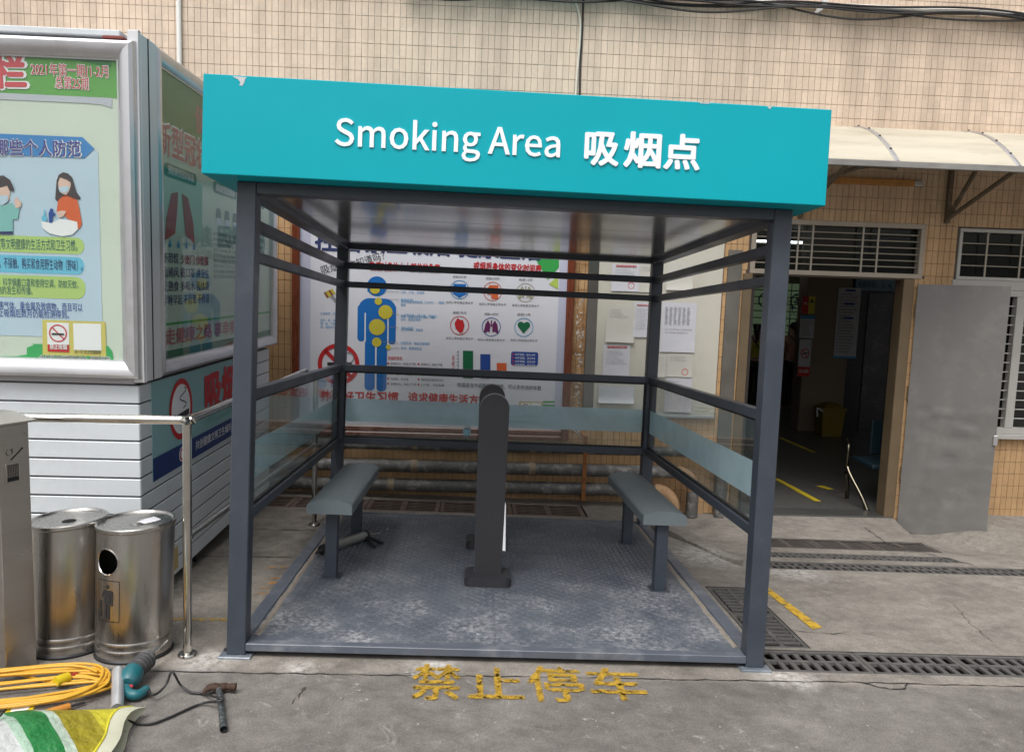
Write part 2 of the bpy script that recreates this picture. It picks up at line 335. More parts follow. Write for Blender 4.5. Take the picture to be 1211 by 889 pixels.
# ================================================================ the yard
def ground_material():
    m, nt, N, K, b = nmat('concrete_yard')
    g = N.new('ShaderNodeNewGeometry'); P = g.outputs['Position']
    def noise(sc, det=8, ro=0.65, dist=0.0):
        n = N.new('ShaderNodeTexNoise'); n.inputs['Scale'].default_value = sc; n.inputs['Detail'].default_value = det; n.inputs['Roughness'].default_value = ro; n.inputs['Distortion'].default_value = dist
        K.new(P, n.inputs['Vector']); return n.outputs['Fac']
    def rng(v, a, b_, c, d):
        q = N.new('ShaderNodeMapRange'); q.inputs['From Min'].default_value = a; q.inputs['From Max'].default_value = b_; q.inputs['To Min'].default_value = c; q.inputs['To Max'].default_value = d
        K.new(v, q.inputs['Value']); return q.outputs[0]
    def mix(fac, A, B, mode='MIX'):
        q = N.new('ShaderNodeMix'); q.data_type = 'RGBA'; q.blend_type = mode
        if isinstance(fac, float): q.inputs[0].default_value = fac
        else: K.new(fac, q.inputs[0])
        for nm, v in (('A', A), ('B', B)):
            if isinstance(v, tuple): q.inputs[nm].default_value = L3(v)
            else: K.new(v, q.inputs[nm])
        return q.outputs['Result']
    def math_(op, a, b_=None):
        q = N.new('ShaderNodeMath'); q.operation = op
        for i, v in enumerate((a, b_)):
            if v is None: continue
            if isinstance(v, (int, float)): q.inputs[i].default_value = v
            else: K.new(v, q.inputs[i])
        return q.outputs[0]
    sx = N.new('ShaderNodeSeparateXYZ'); K.new(P, sx.inputs[0])
    # two pours: the grey lane in front of the joint, the paler, browner apron behind it
    lane = rng(sx.outputs['Y'], -0.16, -0.12, 1, 0)
    c = mix(lane, (0.246, 0.227, 0.209), (0.176, 0.165, 0.159))
    c = mix(1.0, c, mix(rng(noise(1.1, 6), 0.3, 0.7, 0, 1), (0.74, 0.72, 0.70), (1.16, 1.15, 1.13)), 'MULTIPLY')
    c = mix(1.0, c, mix(rng(noise(9, 10, 0.78), 0.30, 0.70, 0, 1), (0.66, 0.66, 0.66), (1.28, 1.28, 1.26)), 'MULTIPLY')
    c = mix(1.0, c, mix(rng(noise(130, 5, 0.75), 0.30, 0.70, 0, 1), (0.60, 0.60, 0.60), (1.40, 1.40, 1.38)), 'MULTIPLY')
    c = mix(rng(noise(2.6, 9, 0.75, 0.6), 0.52, 0.68, 0, 0.55), c, (0.085, 0.078, 0.070))     # oily stains
    c = mix(rng(noise(5.3, 10, 0.8, 1.6), 0.57, 0.66, 0, 0.5), c, (0.40, 0.385, 0.36))       # scuffs of lime
    # drilling dust round the anchored feet
    sm = None
    for (px_, py_, rad) in ((-0.07, -0.04, 0.17), (2.56, -0.05, 0.16), (0.35, -0.10, 0.10), (0.95, -0.04, 0.16), (2.62, -0.10, 0.14), (2.75, 1.9, 0.35), (3.3, 1.62, 0.3)):
        v = N.new('ShaderNodeVectorMath'); v.operation = 'DISTANCE'; K.new(P, v.inputs[0]); v.inputs[1].default_value = (px_, py_, 0)
        d = rng(v.outputs['Value'], 0.02, rad, 1, 0); sm = d if sm is None else math_('MAXIMUM', sm, d)
    dust = math_('MULTIPLY', sm, rng(noise(22, 9, 0.78), 0.40, 0.62, 0, 1))
    c = mix(math_('MULTIPLY', dust, 0.9), c, (0.62, 0.60, 0.575))
    K.new(c, b.inputs['Base Color'])
    K.new(rng(noise(6), 0.3, 0.7, 0.72, 0.95), b.inputs['Roughness'])
    b.inputs['Specular IOR Level'].default_value = 0.25
    bp = N.new('ShaderNodeBump'); bp.inputs['Strength'].default_value = 0.5; bp.inputs['Distance'].default_value = 0.006
    K.new(math_('ADD', math_('MULTIPLY', noise(160, 3), 0.5), noise(24, 7, 0.7)), bp.inputs['Height']); K.new(bp.outputs[0], b.inputs['Normal'])
    return m
concrete = ground_material(); MATS['concrete'] = concrete
TR = [(2.535, 6.6, -0.012, 0.245), (2.57, 2.845, 0.275, 1.215), (3.05, 6.6, 1.70, 1.95), (3.26, 4.80, 2.09, 2.29), (3.40, 4.86, 2.46, 2.79), (-2.6, 2.08, 2.95, 3.36)]
xs = sorted(set([-90, -30, -12, -6, -4] + [a for t in TR for a in t[:2]] + [2.6 + 0.05*i for i in range(12)] + [4.2, 4.35, 4.5, 4.7, 4.87, 4.93, 4.99, 5.05, 5.1, 5.5, 6, 8, 12, 30, 90]))
ys = sorted(set([-90, -30, -12, -6, -3, -1.5] + [a for t in TR for a in t[2:]] + [0.6 + 0.12*i for i in range(18)] + [3.0, 3.6, 4, 6, 12, 30, 90]))
mb = MB(); vid = {}
def gv(x, y):
    if (x, y) not in vid: vid[(x, y)] = len(mb.v); mb.v.append((x, y, gz(x, y)))
    return vid[(x, y)]
for i in range(len(xs)-1):
    for j in range(len(ys)-1):
        cx, cy = (xs[i]+xs[i+1])/2, (ys[j]+ys[j+1])/2
        if any(t[0] < cx < t[1] and t[2] < cy < t[3] for t in TR): continue
        mb.f.append([gv(xs[i], ys[j]), gv(xs[i+1], ys[j]), gv(xs[i+1], ys[j+1]), gv(xs[i], ys[j+1])]); mb.sm.append(False)
ground = mb.build('ground', concrete, kind='structure')
mb = MB()
for t in TR:                                               # the drain channels under the grates
    z = -0.45; x0, x1, y0, y1 = t[0]-.002, t[1]+.002, t[2]-.002, t[3]+.002
    mb.add([(x0,y0,z),(x1,y0,z),(x1,y1,z),(x0,y1,z),(x0,y0,gz(x0,y0)-.004),(x1,y0,gz(x1,y0)-.004),(x1,y1,gz(x1,y1)-.004),(x0,y1,gz(x0,y1)-.004)],
           [(0,1,2,3),(0,1,5,4),(1,2,6,5),(2,3,7,6),(3,0,4,7)])
mb.build('drain_channel', pm('shaded_channel', (0.010, 0.009, 0.008), 0.6, var=0.3), ground)  # near-black colour paints in the shade seen through the slots
crackm = pm('crack_dirt', (0.030, 0.027, 0.024), 0.95)
def crack(pts, wd, seg=0.035, jit=0.006, name='crack'):
    m_ = MB(); L = []
    for a, b in zip(pts[:-1], pts[1:]):
        n = max(2, int((Vector(b)-Vector(a)).length / seg))
        for k in range(n): L.append(Vector(a) + (Vector(b)-Vector(a)) * (k/n))
    L.append(Vector(pts[-1])); A = []
    for k, p in enumerate(L):
        d = (L[min(k+1, len(L)-1)] - L[max(k-1, 0)]).normalized(); nn = Vector((-d.y, d.x)); p = p + nn * random.uniform(-jit, jit); w_ = wd * random.uniform(0.25, 1.3)
        for q in (p - nn*w_/2, p + nn*w_/2): A.append((q.x, q.y, gz(q.x, q.y) + 0.003))
    m_.add(A, [(2*k, 2*k+1, 2*k+3, 2*k+2) for k in range(len(L)-1)]); return m_.build(name, crackm, ground)
crack([(-5, -0.185), (-0.05, -0.169), (0.68, -0.155), (1.43, -0.132), (1.97, -0.128), (2.76, -0.112), (3.7, -0.115), (7, -0.12)], 0.008)
crack([(2.92, -0.114), (2.96, -0.15), (3.02, -0.175), (3.09, -0.17), (3.11, -0.135), (3.14, -0.115)], 0.012, 0.02)
crack([(-3, 1.50), (-0.62, 1.513), (-0.06, 1.553)], 0.012); crack([(-3, 2.2), (-0.49, 2.212), (-0.05, 2.241)], 0.012)
crack([tuple(G(*p)[:2]) for p in ((915, 744), (985, 750), (1000, 748))], 0.006)
crack([tuple(G(*p)[:2]) for p in ((1105, 706), (1128, 712), (1150, 740), (1180, 762))], 0.0035, 0.03, 0.012)
crack([tuple(G(*p)[:2]) for p in ((352, 826), (361, 812), (345, 832))], 0.004, 0.02)
crack([tuple(G(u_, v_, -0.06)[:2]) for u_, v_ in ((1022, 620), (1050, 640), (1105, 655), (1150, 670))], 0.012, 0.05, 0.01)
# painted lettering and lines
yellowp = worn('worn_yellow_paint', (0.52, 0.325, 0.035), 26, 0.42, 0.64)
linep = worn('worn_line_paint', (0.55, 0.34, 0.03), 16, 0.30, 0.50)
orangep = worn('worn_orange_paint', (0.52, 0.25, 0.05), 18, 0.42, 0.64)
gp = Panel(ground, (0, 0, 0.004), (1, 0, 0), (0, 1, 0), (0, 0, 1), lambda a, b: G(a, b))
for ch, x0, x1, y0, h in (('禁', 0.868, 1.075, -0.375, 0.37), ('止', 1.115, 1.345, -0.372, 0.34), ('停', 1.375, 1.615, -0.368, 0.37), ('车', 1.645, 1.885, -0.345, 0.34)):
    gp.text('painted_character_' + 'abcd'[0], yellowp, ch, (x0, y0+0.028), (x1, y0+0.03), h, 0.022, 0, False)
    (nm, mt), mb_ = gp.L.popitem(); mb_.build('painted_character', mt, ground)
def stripe(name, mat, pts): 
    m_ = MB(); m_.add([(a, b, gz(a, b)+0.004) for a, b in pts], [list(range(len(pts)))]); m_.build(name, mat, ground)
stripe('painted_line', linep, [(2.925, 1.20), (2.975, 1.21), (3.03, 0.56), (2.965, 0.53)])
stripe('painted_line', yellowp, [(-0.6, 0.40), (-0.12, 0.425), (-0.12, 0.462), (-0.6, 0.44)])
for k in range(4):
    y0 = 0.83 + 0.09*k; x0 = -0.11 + 0.012*k; stripe('painted_mark', orangep, [(x0 - (0.05 if k % 2 else 0.0), y0), (0.02, y0+0.015), (0.01, y0+0.055), (x0+0.02, y0+0.04)])
stripe('painted_mark', orangep, [(-0.16, 1.30), (0.0, 1.33), (0.0, 1.36), (-0.16, 1.33)])
scuffm = worn('white_scuff', (0.46, 0.445, 0.43), 34, 0.54, 0.68)
for (a_, b_, l_, w_, an) in ((420, 815, .10, .03, 70), (432, 828, .05, .02, 20), (410, 846, .04, .03, 50), (352, 801, .06, .03, 120), (846, 881, .11, .02, 140), (872, 868, .05, .02, 60), (690, 852, .05, .03, 10), (1005, 866, .06, .02, 80), (330, 830, .03, .02, 0), (470, 795, .12, .03, 150), (985, 800, .16, .05, 5), (560, 870, .05, .02, 100)):
    q = G(a_, b_); e1 = Vector((math.cos(R_(an)), math.sin(R_(an)))); e2 = Vector((-e1.y, e1.x)); q2 = Vector((q.x, q.y))
    stripe('scuff', scuffm, [tuple(q2 + e1*l_*s1 + e2*w_*s2) for s1, s2 in ((-1, -.3), (-.4, -1), (.5, -.8), (1, .2), (.4, 1), (-.6, .7))])
# low broken kerb beside the down pipes, and the sloped apron at the wall foot
mb = MB()
def kerb(a, b, w_, h_, name):
    a, b = Vector(a), Vector(b); d = (b-a).normalized(); nn = Vector((-d.y, d.x)); m_ = MB(); n = 14; rings = []
    for k in range(n+1):
        p = a + (b-a)*(k/n); z = gz(p.x, p.y); j = random.uniform(-0.006, 0.006)
        rings.append([Vector((*(p+nn*w_*s_), z+zz)) for s_, zz in ((0, -0.05), (0.02+j, h_*0.8+j), (0.25, h_+j), (0.95, h_*0.95+j), (1, -0.05))])
    m_.ring_loft(rings, True, True, True, False); return m_.build(name, concrete, ground)
kerb((2.64, 2.66), (3.10, 1.80), -0.13, 0.045, 'kerb')
mb = MB(); n = 24; A = []
for k in range(n+1):                                        # concrete fillet sloping up to the wall, right of the door
    x = 5.0 + 3.5*k/n; e = smooth(5.0, 5.7, x); yb = 3.50 - 0.95*e + 0.02*random.uniform(-1, 1)
    for t_ in (0, .3, .6, 1): A.append((x, yb + (3.62-yb)*t_, gz(x, yb) - 0.004 + (gz(5.9, 3.6) * -0.60 * t_**1.3)*e + 0.006*random.uniform(0, 1)*t_))
mb.add(A, [(4*k+i, 4*k+i+1, 4*k+i+5, 4*k+i+4) for k in range(n) for i in range(3)], True)
mb.build('apron', concrete, ground)

# ---------------------------------------------------------------- drain grates: one thing each, bars as parts
def grate(label, x0, y0, L, W_, rows, pitch, mat, along='x', group=None, split=True, border=0.022, slot=None, sag=0.0):
    """L along the channel, W_ across; slots run across the channel (along='x') or along it ('y' bars rotated)"""
    t = thing('drain_grate', label, 'drain grate', T(x0, y0, gz(x0 + L/2, y0) + 0.001) @ Matrix.Rotation(math.atan2(gz(x0 + L/2, y0 + W_) - gz(x0 + L/2, y0), W_), 4, 'X') if along == 'x' else T(x0, y0, gz(x0, y0) - 0.001) @ RZ(R_(90)) @ T(0, -W_, 0), group)
    tk = 0.016; fr = MB(); g_ = 0.004
    L -= g_; W_ -= g_
    fr.box(0, L, 0, border, -tk, 0, 0.002); fr.box(0, L, W_-border, W_, -tk, 0, 0.002)
    fr.box(0, border, border, W_-border, -tk, -0.0005); fr.box(L-border, L, border, W_-border, -tk, -0.0005)
    rh = (W_ - 2*border) / rows
    for q in range(1, rows): fr.box(border, L-border, border+rh*q-0.012, border+rh*q+0.012, -tk, -0.0008)
    fr.build('frame', mat, t)
    n = int(round((L - 2*border) / pitch)); pit = (L - 2*border) / n; bw = pit * (0.46 if slot is None else 1-slot)
    bm_ = MB()
    if split:
        bm_.box(-bw/2, bw/2, 0.001, rh-0.012, -tk*0.9, -0.0012, 0.0015); me = bm_.mesh('bar'); me.materials.append(mat)
        for q in range(rows):
            for k in range(1, n): mobj('bar', me, None, t, T(border+pit*k, border+rh*q, 0))
    else:
        for q in range(rows):
            for k in range(1, n): bm_.box(border+pit*k-bw/2, border+pit*k+bw/2, border+rh*q+0.001, border+rh*(q+1)-0.012, -tk*0.9, -0.0012)
        bm_.build('bar_grid', mat, t, kind='stuff')
    return t
FG = 'iron grates beside the shelter'; ORD = ('first', 'second', 'third', 'fourth', 'fifth', 'sixth')
for k, (lb) in enumerate(['black iron drain grate touching the right front post of the shelter', 'black iron drain grate second along the channel from the shelter post', 'black iron drain grate third along the channel from the shelter post', 'black iron drain grate fourth along the channel from the shelter post']):
    grate(lb, 2.54 + 0.50*k, -0.010, 0.50, 0.252, 2, 0.056, iron, 'x', FG)
for k, lb in enumerate(['black iron drain grate along the shelter side, next to the front channel', 'black iron drain grate along the shelter side, end away from the front channel']):
    grate(lb, 2.573, 0.278 + 0.468*k, 0.466, 0.269, 2, 0.052, iron, 'y', FG)
for k in range(5):
    grate('iron grate in the long drain row before the doorway, %s counted from the shelter' % ORD[k], 3.055 + 0.5*k, 1.703, 0.50, 0.244, 2, 0.055, iron, 'x', 'long drain row before the doorway', split=False, slot=0.58)
for k in range(3):
    grate('narrow iron grate in the middle drain row at the doorway, %s counted from the shelter' % ORD[k], 3.264 + 0.51*k, 2.093, 0.51, 0.194, 2, 0.052, iron, 'x', 'middle drain row at the doorway', split=False, slot=0.58)
def long_grate(label, x0, y0, L, W_, nb, mat, group, mid=1):
    t = thing('drain_grate', label, 'drain grate', T(x0, y0, gz(x0 + L/2, y0) + 0.001) @ Matrix.Rotation(math.atan2(gz(x0 + L/2, y0 + W_) - gz(x0 + L/2, y0), W_), 4, 'X'), group)
    L -= 0.006; fr = MB(); tk = 0.008; b = 0.035
    fr.box(0, L, 0, b, -tk, 0, 0.003); fr.box(0, L, W_-b, W_, -tk, 0, 0.003); fr.box(0, b, b, W_-b, -tk, -0.001); fr.box(L-b, L, b, W_-b, -tk, -0.001)
    for q in range(1, mid+1): fr.box(L*q/(mid+1)-0.022, L*q/(mid+1)+0.022, b, W_-b, -tk, -0.0015)
    fr.build('frame', mat, t); pit = (W_-2*b)/nb
    me = MB().box(b-0.001, L-b+0.001, -pit*0.19, pit*0.19, -tk*0.9, -0.002, 0.001).mesh('bar'); me.materials.append(mat)
    for k in range(1, nb): mobj('bar', me, None, t, T(0, b+pit*k, random.uniform(-0.0012, 0)))
    return t
for k in range(3):
    long_grate('rusty brown slatted grate below the door ramp, %s counted from the shelter' % ORD[k], 3.404 + 0.484*k, 2.465, 0.484, 0.318, 6, pm('sooty_iron', (0.070, 0.060, 0.054), 0.85, 0.1, var=0.35, scale=14, dirt=(0.16, 0.13, 0.11), damt=0.5, dscale=9, bump=0.4, bscale=90), 'rusty grates under the doorway step')
for k in range(6):
    long_grate('rusty slatted drain grate at the wall foot, %s counted from the rusty pipe bracket' % ORD[k], 2.07 - 0.62*(k+1), 2.955, 0.62, 0.40, 6, rustiron, 'rusty grates behind the shelter')

# ================================================================ the building
bld = thing('hospital_building', 'beige tiled building with dark open doorway behind the shelter', 'building', BMAT)
H_DOOR = (3.50, 5.02, -0.6, 2.085); H_TRAN = (3.535, 5.10, 2.10, 2.567); H_WINU = (5.43, 7.8, 2.105, 2.563); H_WINL = (5.80, 7.8, 0.70, 2.02)
HOLES = [H_DOOR, H_TRAN, H_WINU, H_WINL]
WX = (-7.0, 9.0); WZ = (-0.7, 5.6)
xs = sorted(set([WX[0], WX[1]] + [a for h in HOLES for a in h[:2]])); zs = sorted(set([WZ[0], WZ[1]] + [a for h in HOLES for a in h[2:]]))
mb = MB()
for i in range(len(xs)-1):
    for j in range(len(zs)-1):
        cx, cz = (xs[i]+xs[i+1])/2, (zs[j]+zs[j+1])/2
        if any(h[0] < cx < h[1] and h[2] < cz < h[3] for h in HOLES): continue
        mb.box(xs[i], xs[i+1], 0.005, 0.22, zs[j], zs[j+1])
groutm = pm('grout', (0.38, 0.335, 0.295), 0.9, var=0.3, scale=14, dirt=(0.06, 0.05, 0.042), damt=0.9, dscale=6)
def soil_low(m):                                            # splash soiling has blackened the joints of the lower courses
    nt = m.node_tree; N = nt.nodes; K = nt.links; b = N['Principled BSDF']; src = b.inputs['Base Color'].links[0].from_socket
    g = N.new('ShaderNodeNewGeometry'); sx = N.new('ShaderNodeSeparateXYZ'); K.new(g.outputs['Position'], sx.inputs[0])
    mr = N.new('ShaderNodeMapRange'); mr.inputs['From Min'].default_value = 3.3; mr.inputs['From Max'].default_value = 2.6; mr.inputs['To Max'].default_value = 0.85; K.new(sx.outputs['Z'], mr.inputs['Value'])
    mx = N.new('ShaderNodeMix'); mx.data_type = 'RGBA'; K.new(mr.outputs[0], mx.inputs[0]); K.new(src, mx.inputs['A']); mx.inputs['B'].default_value = (0.055, 0.040, 0.028, 1); K.new(mx.outputs['Result'], b.inputs['Base Color'])
soil_low(groutm)
wallp = mb.build('wall', groutm, bld)
def tile_material():
    m, nt, N, K, b = nmat('beige_tile')
    g = N.new('ShaderNodeNewGeometry'); P = g.outputs['Position']
    sn = N.new('ShaderNodeVectorMath'); sn.operation = 'SNAP'; sn.inputs[1].default_value = (0.0542, 1000, 0.113); K.new(P, sn.inputs[0])
    wn_ = N.new('ShaderNodeTexWhiteNoise'); K.new(sn.outputs[0], wn_.inputs['Vector'])
    def rng(v, a, b_, c, d):
        q = N.new('ShaderNodeMapRange'); q.inputs['From Min'].default_value = a; q.inputs['From Max'].default_value = b_; q.inputs['To Min'].default_value = c; q.inputs['To Max'].default_value = d
        K.new(v, q.inputs['Value']); return q.outputs[0]
    def noise(sc, st=None, det=7):
        src = P
        if st: mp = N.new('ShaderNodeMapping'); mp.inputs['Scale'].default_value = st; K.new(P, mp.inputs[0]); src = mp.outputs[0]
        n = N.new('ShaderNodeTexNoise'); n.inputs['Scale'].default_value = sc; n.inputs['Detail'].default_value = det; K.new(src, n.inputs['Vector']); return n.outputs['Fac']
    def mul(A, v):
        q = N.new('ShaderNodeMix'); q.data_type = 'RGBA'; q.blend_type = 'MULTIPLY'; q.inputs[0].default_value = 1
        if isinstance(A, tuple): q.inputs['A'].default_value = L3(A)
        else: K.new(A, q.inputs['A'])
        K.new(v, q.inputs['B']); return q.outputs['Result']
    sz = N.new('ShaderNodeSeparateXYZ'); K.new(P, sz.inputs[0])
    fade = N.new('ShaderNodeMix'); fade.data_type = 'RGBA'      # light painted in: upper courses washed-out pale, lower ones shaded, dirty ochre
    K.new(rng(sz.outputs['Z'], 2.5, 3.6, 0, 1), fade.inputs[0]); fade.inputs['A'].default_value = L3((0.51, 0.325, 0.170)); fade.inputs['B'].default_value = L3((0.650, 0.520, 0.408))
    c = mul(fade.outputs['Result'], rng(wn_.outputs['Value'], 0, 1, 0.94, 1.05))
    c = mul(c, rng(noise(0.9), 0.3, 0.7, 0.90, 1.08)); c = mul(c, rng(noise(2.2, (3, 1, 0.25)), 0.32, 0.62, 0.84, 1.03)); c = mul(c, rng(noise(40), 0.3, 0.7, 0.96, 1.04))
    K.new(c, b.inputs['Base Color']); b.inputs['Roughness'].default_value = 0.55; b.inputs['Specular IOR Level'].default_value = 0.25
    bp = N.new('ShaderNodeBump'); bp.inputs['Strength'].default_value = 0.12; bp.inputs['Distance'].default_value = 0.004; K.new(noise(90), bp.inputs['Height']); K.new(bp.outputs[0], b.inputs['Normal'])
    return m
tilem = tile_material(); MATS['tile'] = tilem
TW, TH, GAP = 0.0542, 0.113, 0.0024
cand = []; rest = []
for i in range(int((WX[1]-WX[0])/TW)):
    for j in range(int((WZ[1]-WZ[0])/TH)):
        a0 = WX[0]+i*TW+GAP/2; a1 = a0+TW-GAP; b0 = WZ[0]+j*TH+GAP/2; b1 = b0+TH-GAP; cx, cz = (a0+a1)/2, (b0+b1)/2; ok = True; clipped = False
        for h in HOLES:
            if h[0] < cx < h[1] and h[2] < cz < h[3]: ok = False; break
            if a1 > h[0] and a0 < h[1] and b1 > h[2] and b0 < h[3]:
                clipped = True
                if h[2] < cz < h[3]:
                    if cx < h[0]: a1 = min(a1, h[0])
                    else: a0 = max(a0, h[1])
                else:
                    if cz < h[2]: b1 = min(b1, h[2])
                    else: b0 = max(b0, h[3])
        if not ok or a1-a0 < 0.008 or b1-b0 < 0.008: continue
        pu, pv, pd = project(BMAT @ Vector((cx, 0, cz)))
        vis = (not clipped) and 222 < pu < 975 and 14 < pv < 84 + 0.0577*(pu-240) 
        (cand if vis else rest).append((pd, a0, a1, b0, b1))
cand.sort(); rest += cand[300:]; cand = cand[:300]
def tile_into(m_, a0, a1, b0, b1, dy):
    e = 0.0012; m_.add([(a0,dy+.006,b0),(a1,dy+.006,b0),(a1,dy+.006,b1),(a0,dy+.006,b1),(a0+e,dy,b0+e),(a1-e,dy,b0+e),(a1-e,dy,b1-e),(a0+e,dy,b1-e)],
        [(4,5,6,7),(0,1,5,4),(1,2,6,5),(2,3,7,6),(3,0,4,7)])
mb = MB()
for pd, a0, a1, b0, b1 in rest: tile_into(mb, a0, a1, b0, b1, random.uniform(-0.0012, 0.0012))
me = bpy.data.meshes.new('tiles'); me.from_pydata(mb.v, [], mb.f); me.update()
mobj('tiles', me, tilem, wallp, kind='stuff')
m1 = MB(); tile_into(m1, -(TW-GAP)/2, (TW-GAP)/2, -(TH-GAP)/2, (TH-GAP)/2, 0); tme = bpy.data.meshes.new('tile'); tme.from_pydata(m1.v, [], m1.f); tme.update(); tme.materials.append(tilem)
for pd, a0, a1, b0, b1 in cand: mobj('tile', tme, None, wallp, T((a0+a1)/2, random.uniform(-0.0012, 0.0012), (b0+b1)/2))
# stripped tiles with rust streaks beside the poster board
mb = MB(); adhes = worn('peeled_adhesive', (0.62, 0.60, 0.57), 24, 0.52, 0.58); rustw = worn('rust_wash', (0.30, 0.12, 0.03), 7, 0.40, 0.95)
mb.add([(1.955, -0.0035, 0.6), (2.075, -0.0035, 0.6), (2.075, -0.0035, 2.2), (1.955, -0.0035, 2.2)], [(0,1,2,3)]); mb.build('rust_wash', rustw, wallp)
mb = MB(); mb.add([(1.99, -0.005, 0.55), (2.06, -0.005, 0.55), (2.06, -0.005, 1.85), (1.99, -0.005, 1.85)], [(0,1,2,3)]); mb.build('adhesive_patch', adhes, wallp)

# inside: the dark entrance hall
FL = -0.12
hall = MB(); hall.box(2.4, 10.0, 0.0, 9.0, FL-0.3, FL); hall.build('hall_floor', halltile, bld)
mb = MB(); mb.box(2.2, 10.2, 0.22, 9.2, 2.95, 3.10); mb.build('hall_ceiling', beige, bld)
mb = MB(); mb.box(2.2, 2.4, 0.22, 9.2, FL-.3, 2.95); mb.box(10.0, 10.2, 0.22, 9.2, FL-.3, 2.95); mb.box(2.4, 10.0, 9.0, 9.2, FL-.3, 2.95); mb.build('hall_wall', beige, bld)
mb = MB(); mb.box(5.985, 6.66, 4.6, 4.95, FL, 2.95, 0.01); mb.build('pillar', beige, bld)
dkblue = pm('lift_surround', (0.018, 0.020, 0.026), 0.35, 0.3)
mb = MB(); mb.box(6.66, 8.8, 4.75, 4.95, FL, 2.95); lift = mb.build('lift_surround', dkblue, bld)
mb = MB(); mb.box(6.98, 7.36, 4.735, 4.75, FL, 2.0, 0.004); mb.box(7.38, 7.8, 4.735, 4.75, FL, 2.0, 0.004); mb.build('lift_door', pm('lift_door', (0.05, 0.05, 0.055), 0.3, 0.8), lift)
mb = MB(); mb.box(6.75, 7.7, 4.70, 4.735, 2.03, 2.20, 0.004); lsign = mb.build('lift_sign', pm('pale_blue_sign', (0.16, 0.30, 0.42), 0.4), lift)
pz = Panel(lsign, (6.77, 4.699, 2.05), (1, 0, 0), (0, 0, 1), (0, -1, 0), lambda a, b: LY(a, b, 4.699))
pz.text('lettering', ink('navy', (0.02, 0.03, 0.12)), '电梯停靠1、2、4、5、6、7楼', (0.02, 0.03), (0.88, 0.03), 0.10, 0.015, 1, False); pz.finish()
mb = MB(); mb.box(3.5, 5.02, -0.02, 0.22, FL-0.1, FL+0.006, 0.003); mb.build('door_sill', pm('sill_steel', (0.10, 0.10, 0.095), 0.4, 0.5), bld)
rm = MB(); A = []                                             # the landing ramps down from the sill to the drains
for x in (3.10, 3.4, 3.9, 4.4, 4.9, 5.04):
    top = (BMAT @ Vector((x, -0.02, FL-0.006)))
    for t_ in (0, .25, .5, .75, 1):
        yy = -0.02 - 0.66*t_; q = BMAT @ Vector((x, yy, FL-0.006)); g_ = gz(q.x, q.y); zz = q.z + (g_-0.003 - q.z)*(t_**0.8)
        A.append(BINV @ Vector((q.x, q.y, max(zz, g_-0.003) if t_ < 1 else g_-0.004)))
rm.add(A, [(5*i+j, 5*i+j+1, 5*i+j+6, 5*i+j+5) for i in range(5) for j in range(4)], True); rm.build('door_ramp', concrete, bld)
ytape = pm('floor_tape_yellow', (0.55, 0.42, 0.02), 0.5)
for A_, B_, wd in (((4.47, 1.43), (4.545, 0.50), 0.07), ((5.48, 4.0), (5.55, 2.95), 0.07), ((4.83, 1.15), (4.90, 1.0), 0.09)):
    d = (Vector(B_)-Vector(A_)).normalized(); nn = Vector((-d.y, d.x))*wd/2; A_, B_ = Vector(A_), Vector(B_)
    mb = MB(); mb.add([(*(q), FL+0.003) for q in (A_-nn, B_-nn, B_+nn, A_+nn)], [(0,1,2,3)]); mb.build('floor_line', ytape, bld)
# door frame, leaf, transom, windows
mb = MB(); mb.box(4.95, 5.05, -0.015, 0.14, FL, 2.095, 0.004); mb.build('door_jamb', bronze, bld)
mb = MB(); mb.box(3.475, 3.56, -0.02, 0.14, FL, 2.095, 0.004); mb.build('door_jamb', bronze, bld)
mb = MB(); mb.box(3.33, 3.46, -0.012, 0.0, -0.1, 2.3, 0.003); mb.build('steel_edge_strip', pm('dull_stainless', (0.25, 0.235, 0.21), 0.38, 0.9, var=0.15, scale=3), bld)
mb = MB(); mb.box(3.56, 3.60, 0.02, 0.75, FL, 2.09, 0.003); mb.build('folded_inner_door', pm('dark_brown_door', (0.030, 0.024, 0.021), 0.45), bld)
# the grey leaf stands wide open on the yard side
hx, hy = 5.075, -0.03
pA = LX(1056, 627, hx)
best = -0.40
pB = LY(1196, 338, best); ang = math.atan2(best-hy, pB.x-hx)
zb = LX(1056, 627, hx).z + 0.02; zt_ = LY(1082, 336, hy).z
leafM = T(hx, hy, 0) @ RZ(ang); Lw = math.hypot(pB.x-hx, best-hy)
mb = MB(); n, mz = 30, 60; A = []
random.seed(21)
dents = [(random.uniform(0.05, Lw-0.05), random.uniform(-0.1, 0.95)**1.0, random.uniform(0.03, 0.09), random.uniform(0.012, 0.03), random.uniform(-0.009, 0.009)) for _ in range(60)]
for j in range(mz+1):
    for i in range(n+1):
        x = Lw*i/n; z = zb + (zt_-zb)*j/mz; y = -0.02
        for (dx, dz, rx, rz, am) in dents: y += am*math.exp(-((x-dx)/rx)**2-((z-dz)/rz)**2)
        y += 0.004*math.sin(3*x+1.3*z)
        A.append((x, y, z))
mb.add(A, [(j*(n+1)+i, j*(n+1)+i+1, (j+1)*(n+1)+i+1, (j+1)*(n+1)+i) for j in range(mz) for i in range(n)], True)
mb.box(0, Lw, -0.012, 0.022, zb, zt_, 0.003)
leaf = mb.build('door_leaf', doorg, bld, leafM)
mb = MB(); mb.box(Lw-0.020, Lw+0.016, -0.034, 0.01, 0.66, 0.75, 0.004); mb.build('latch', alu, leaf)
for zz in (0.25, 1.0, 1.75): MB().cyl((-0.004, 0, zz), (-0.004, 0, zz+0.12), 0.012).build('hinge', bronze, leaf)
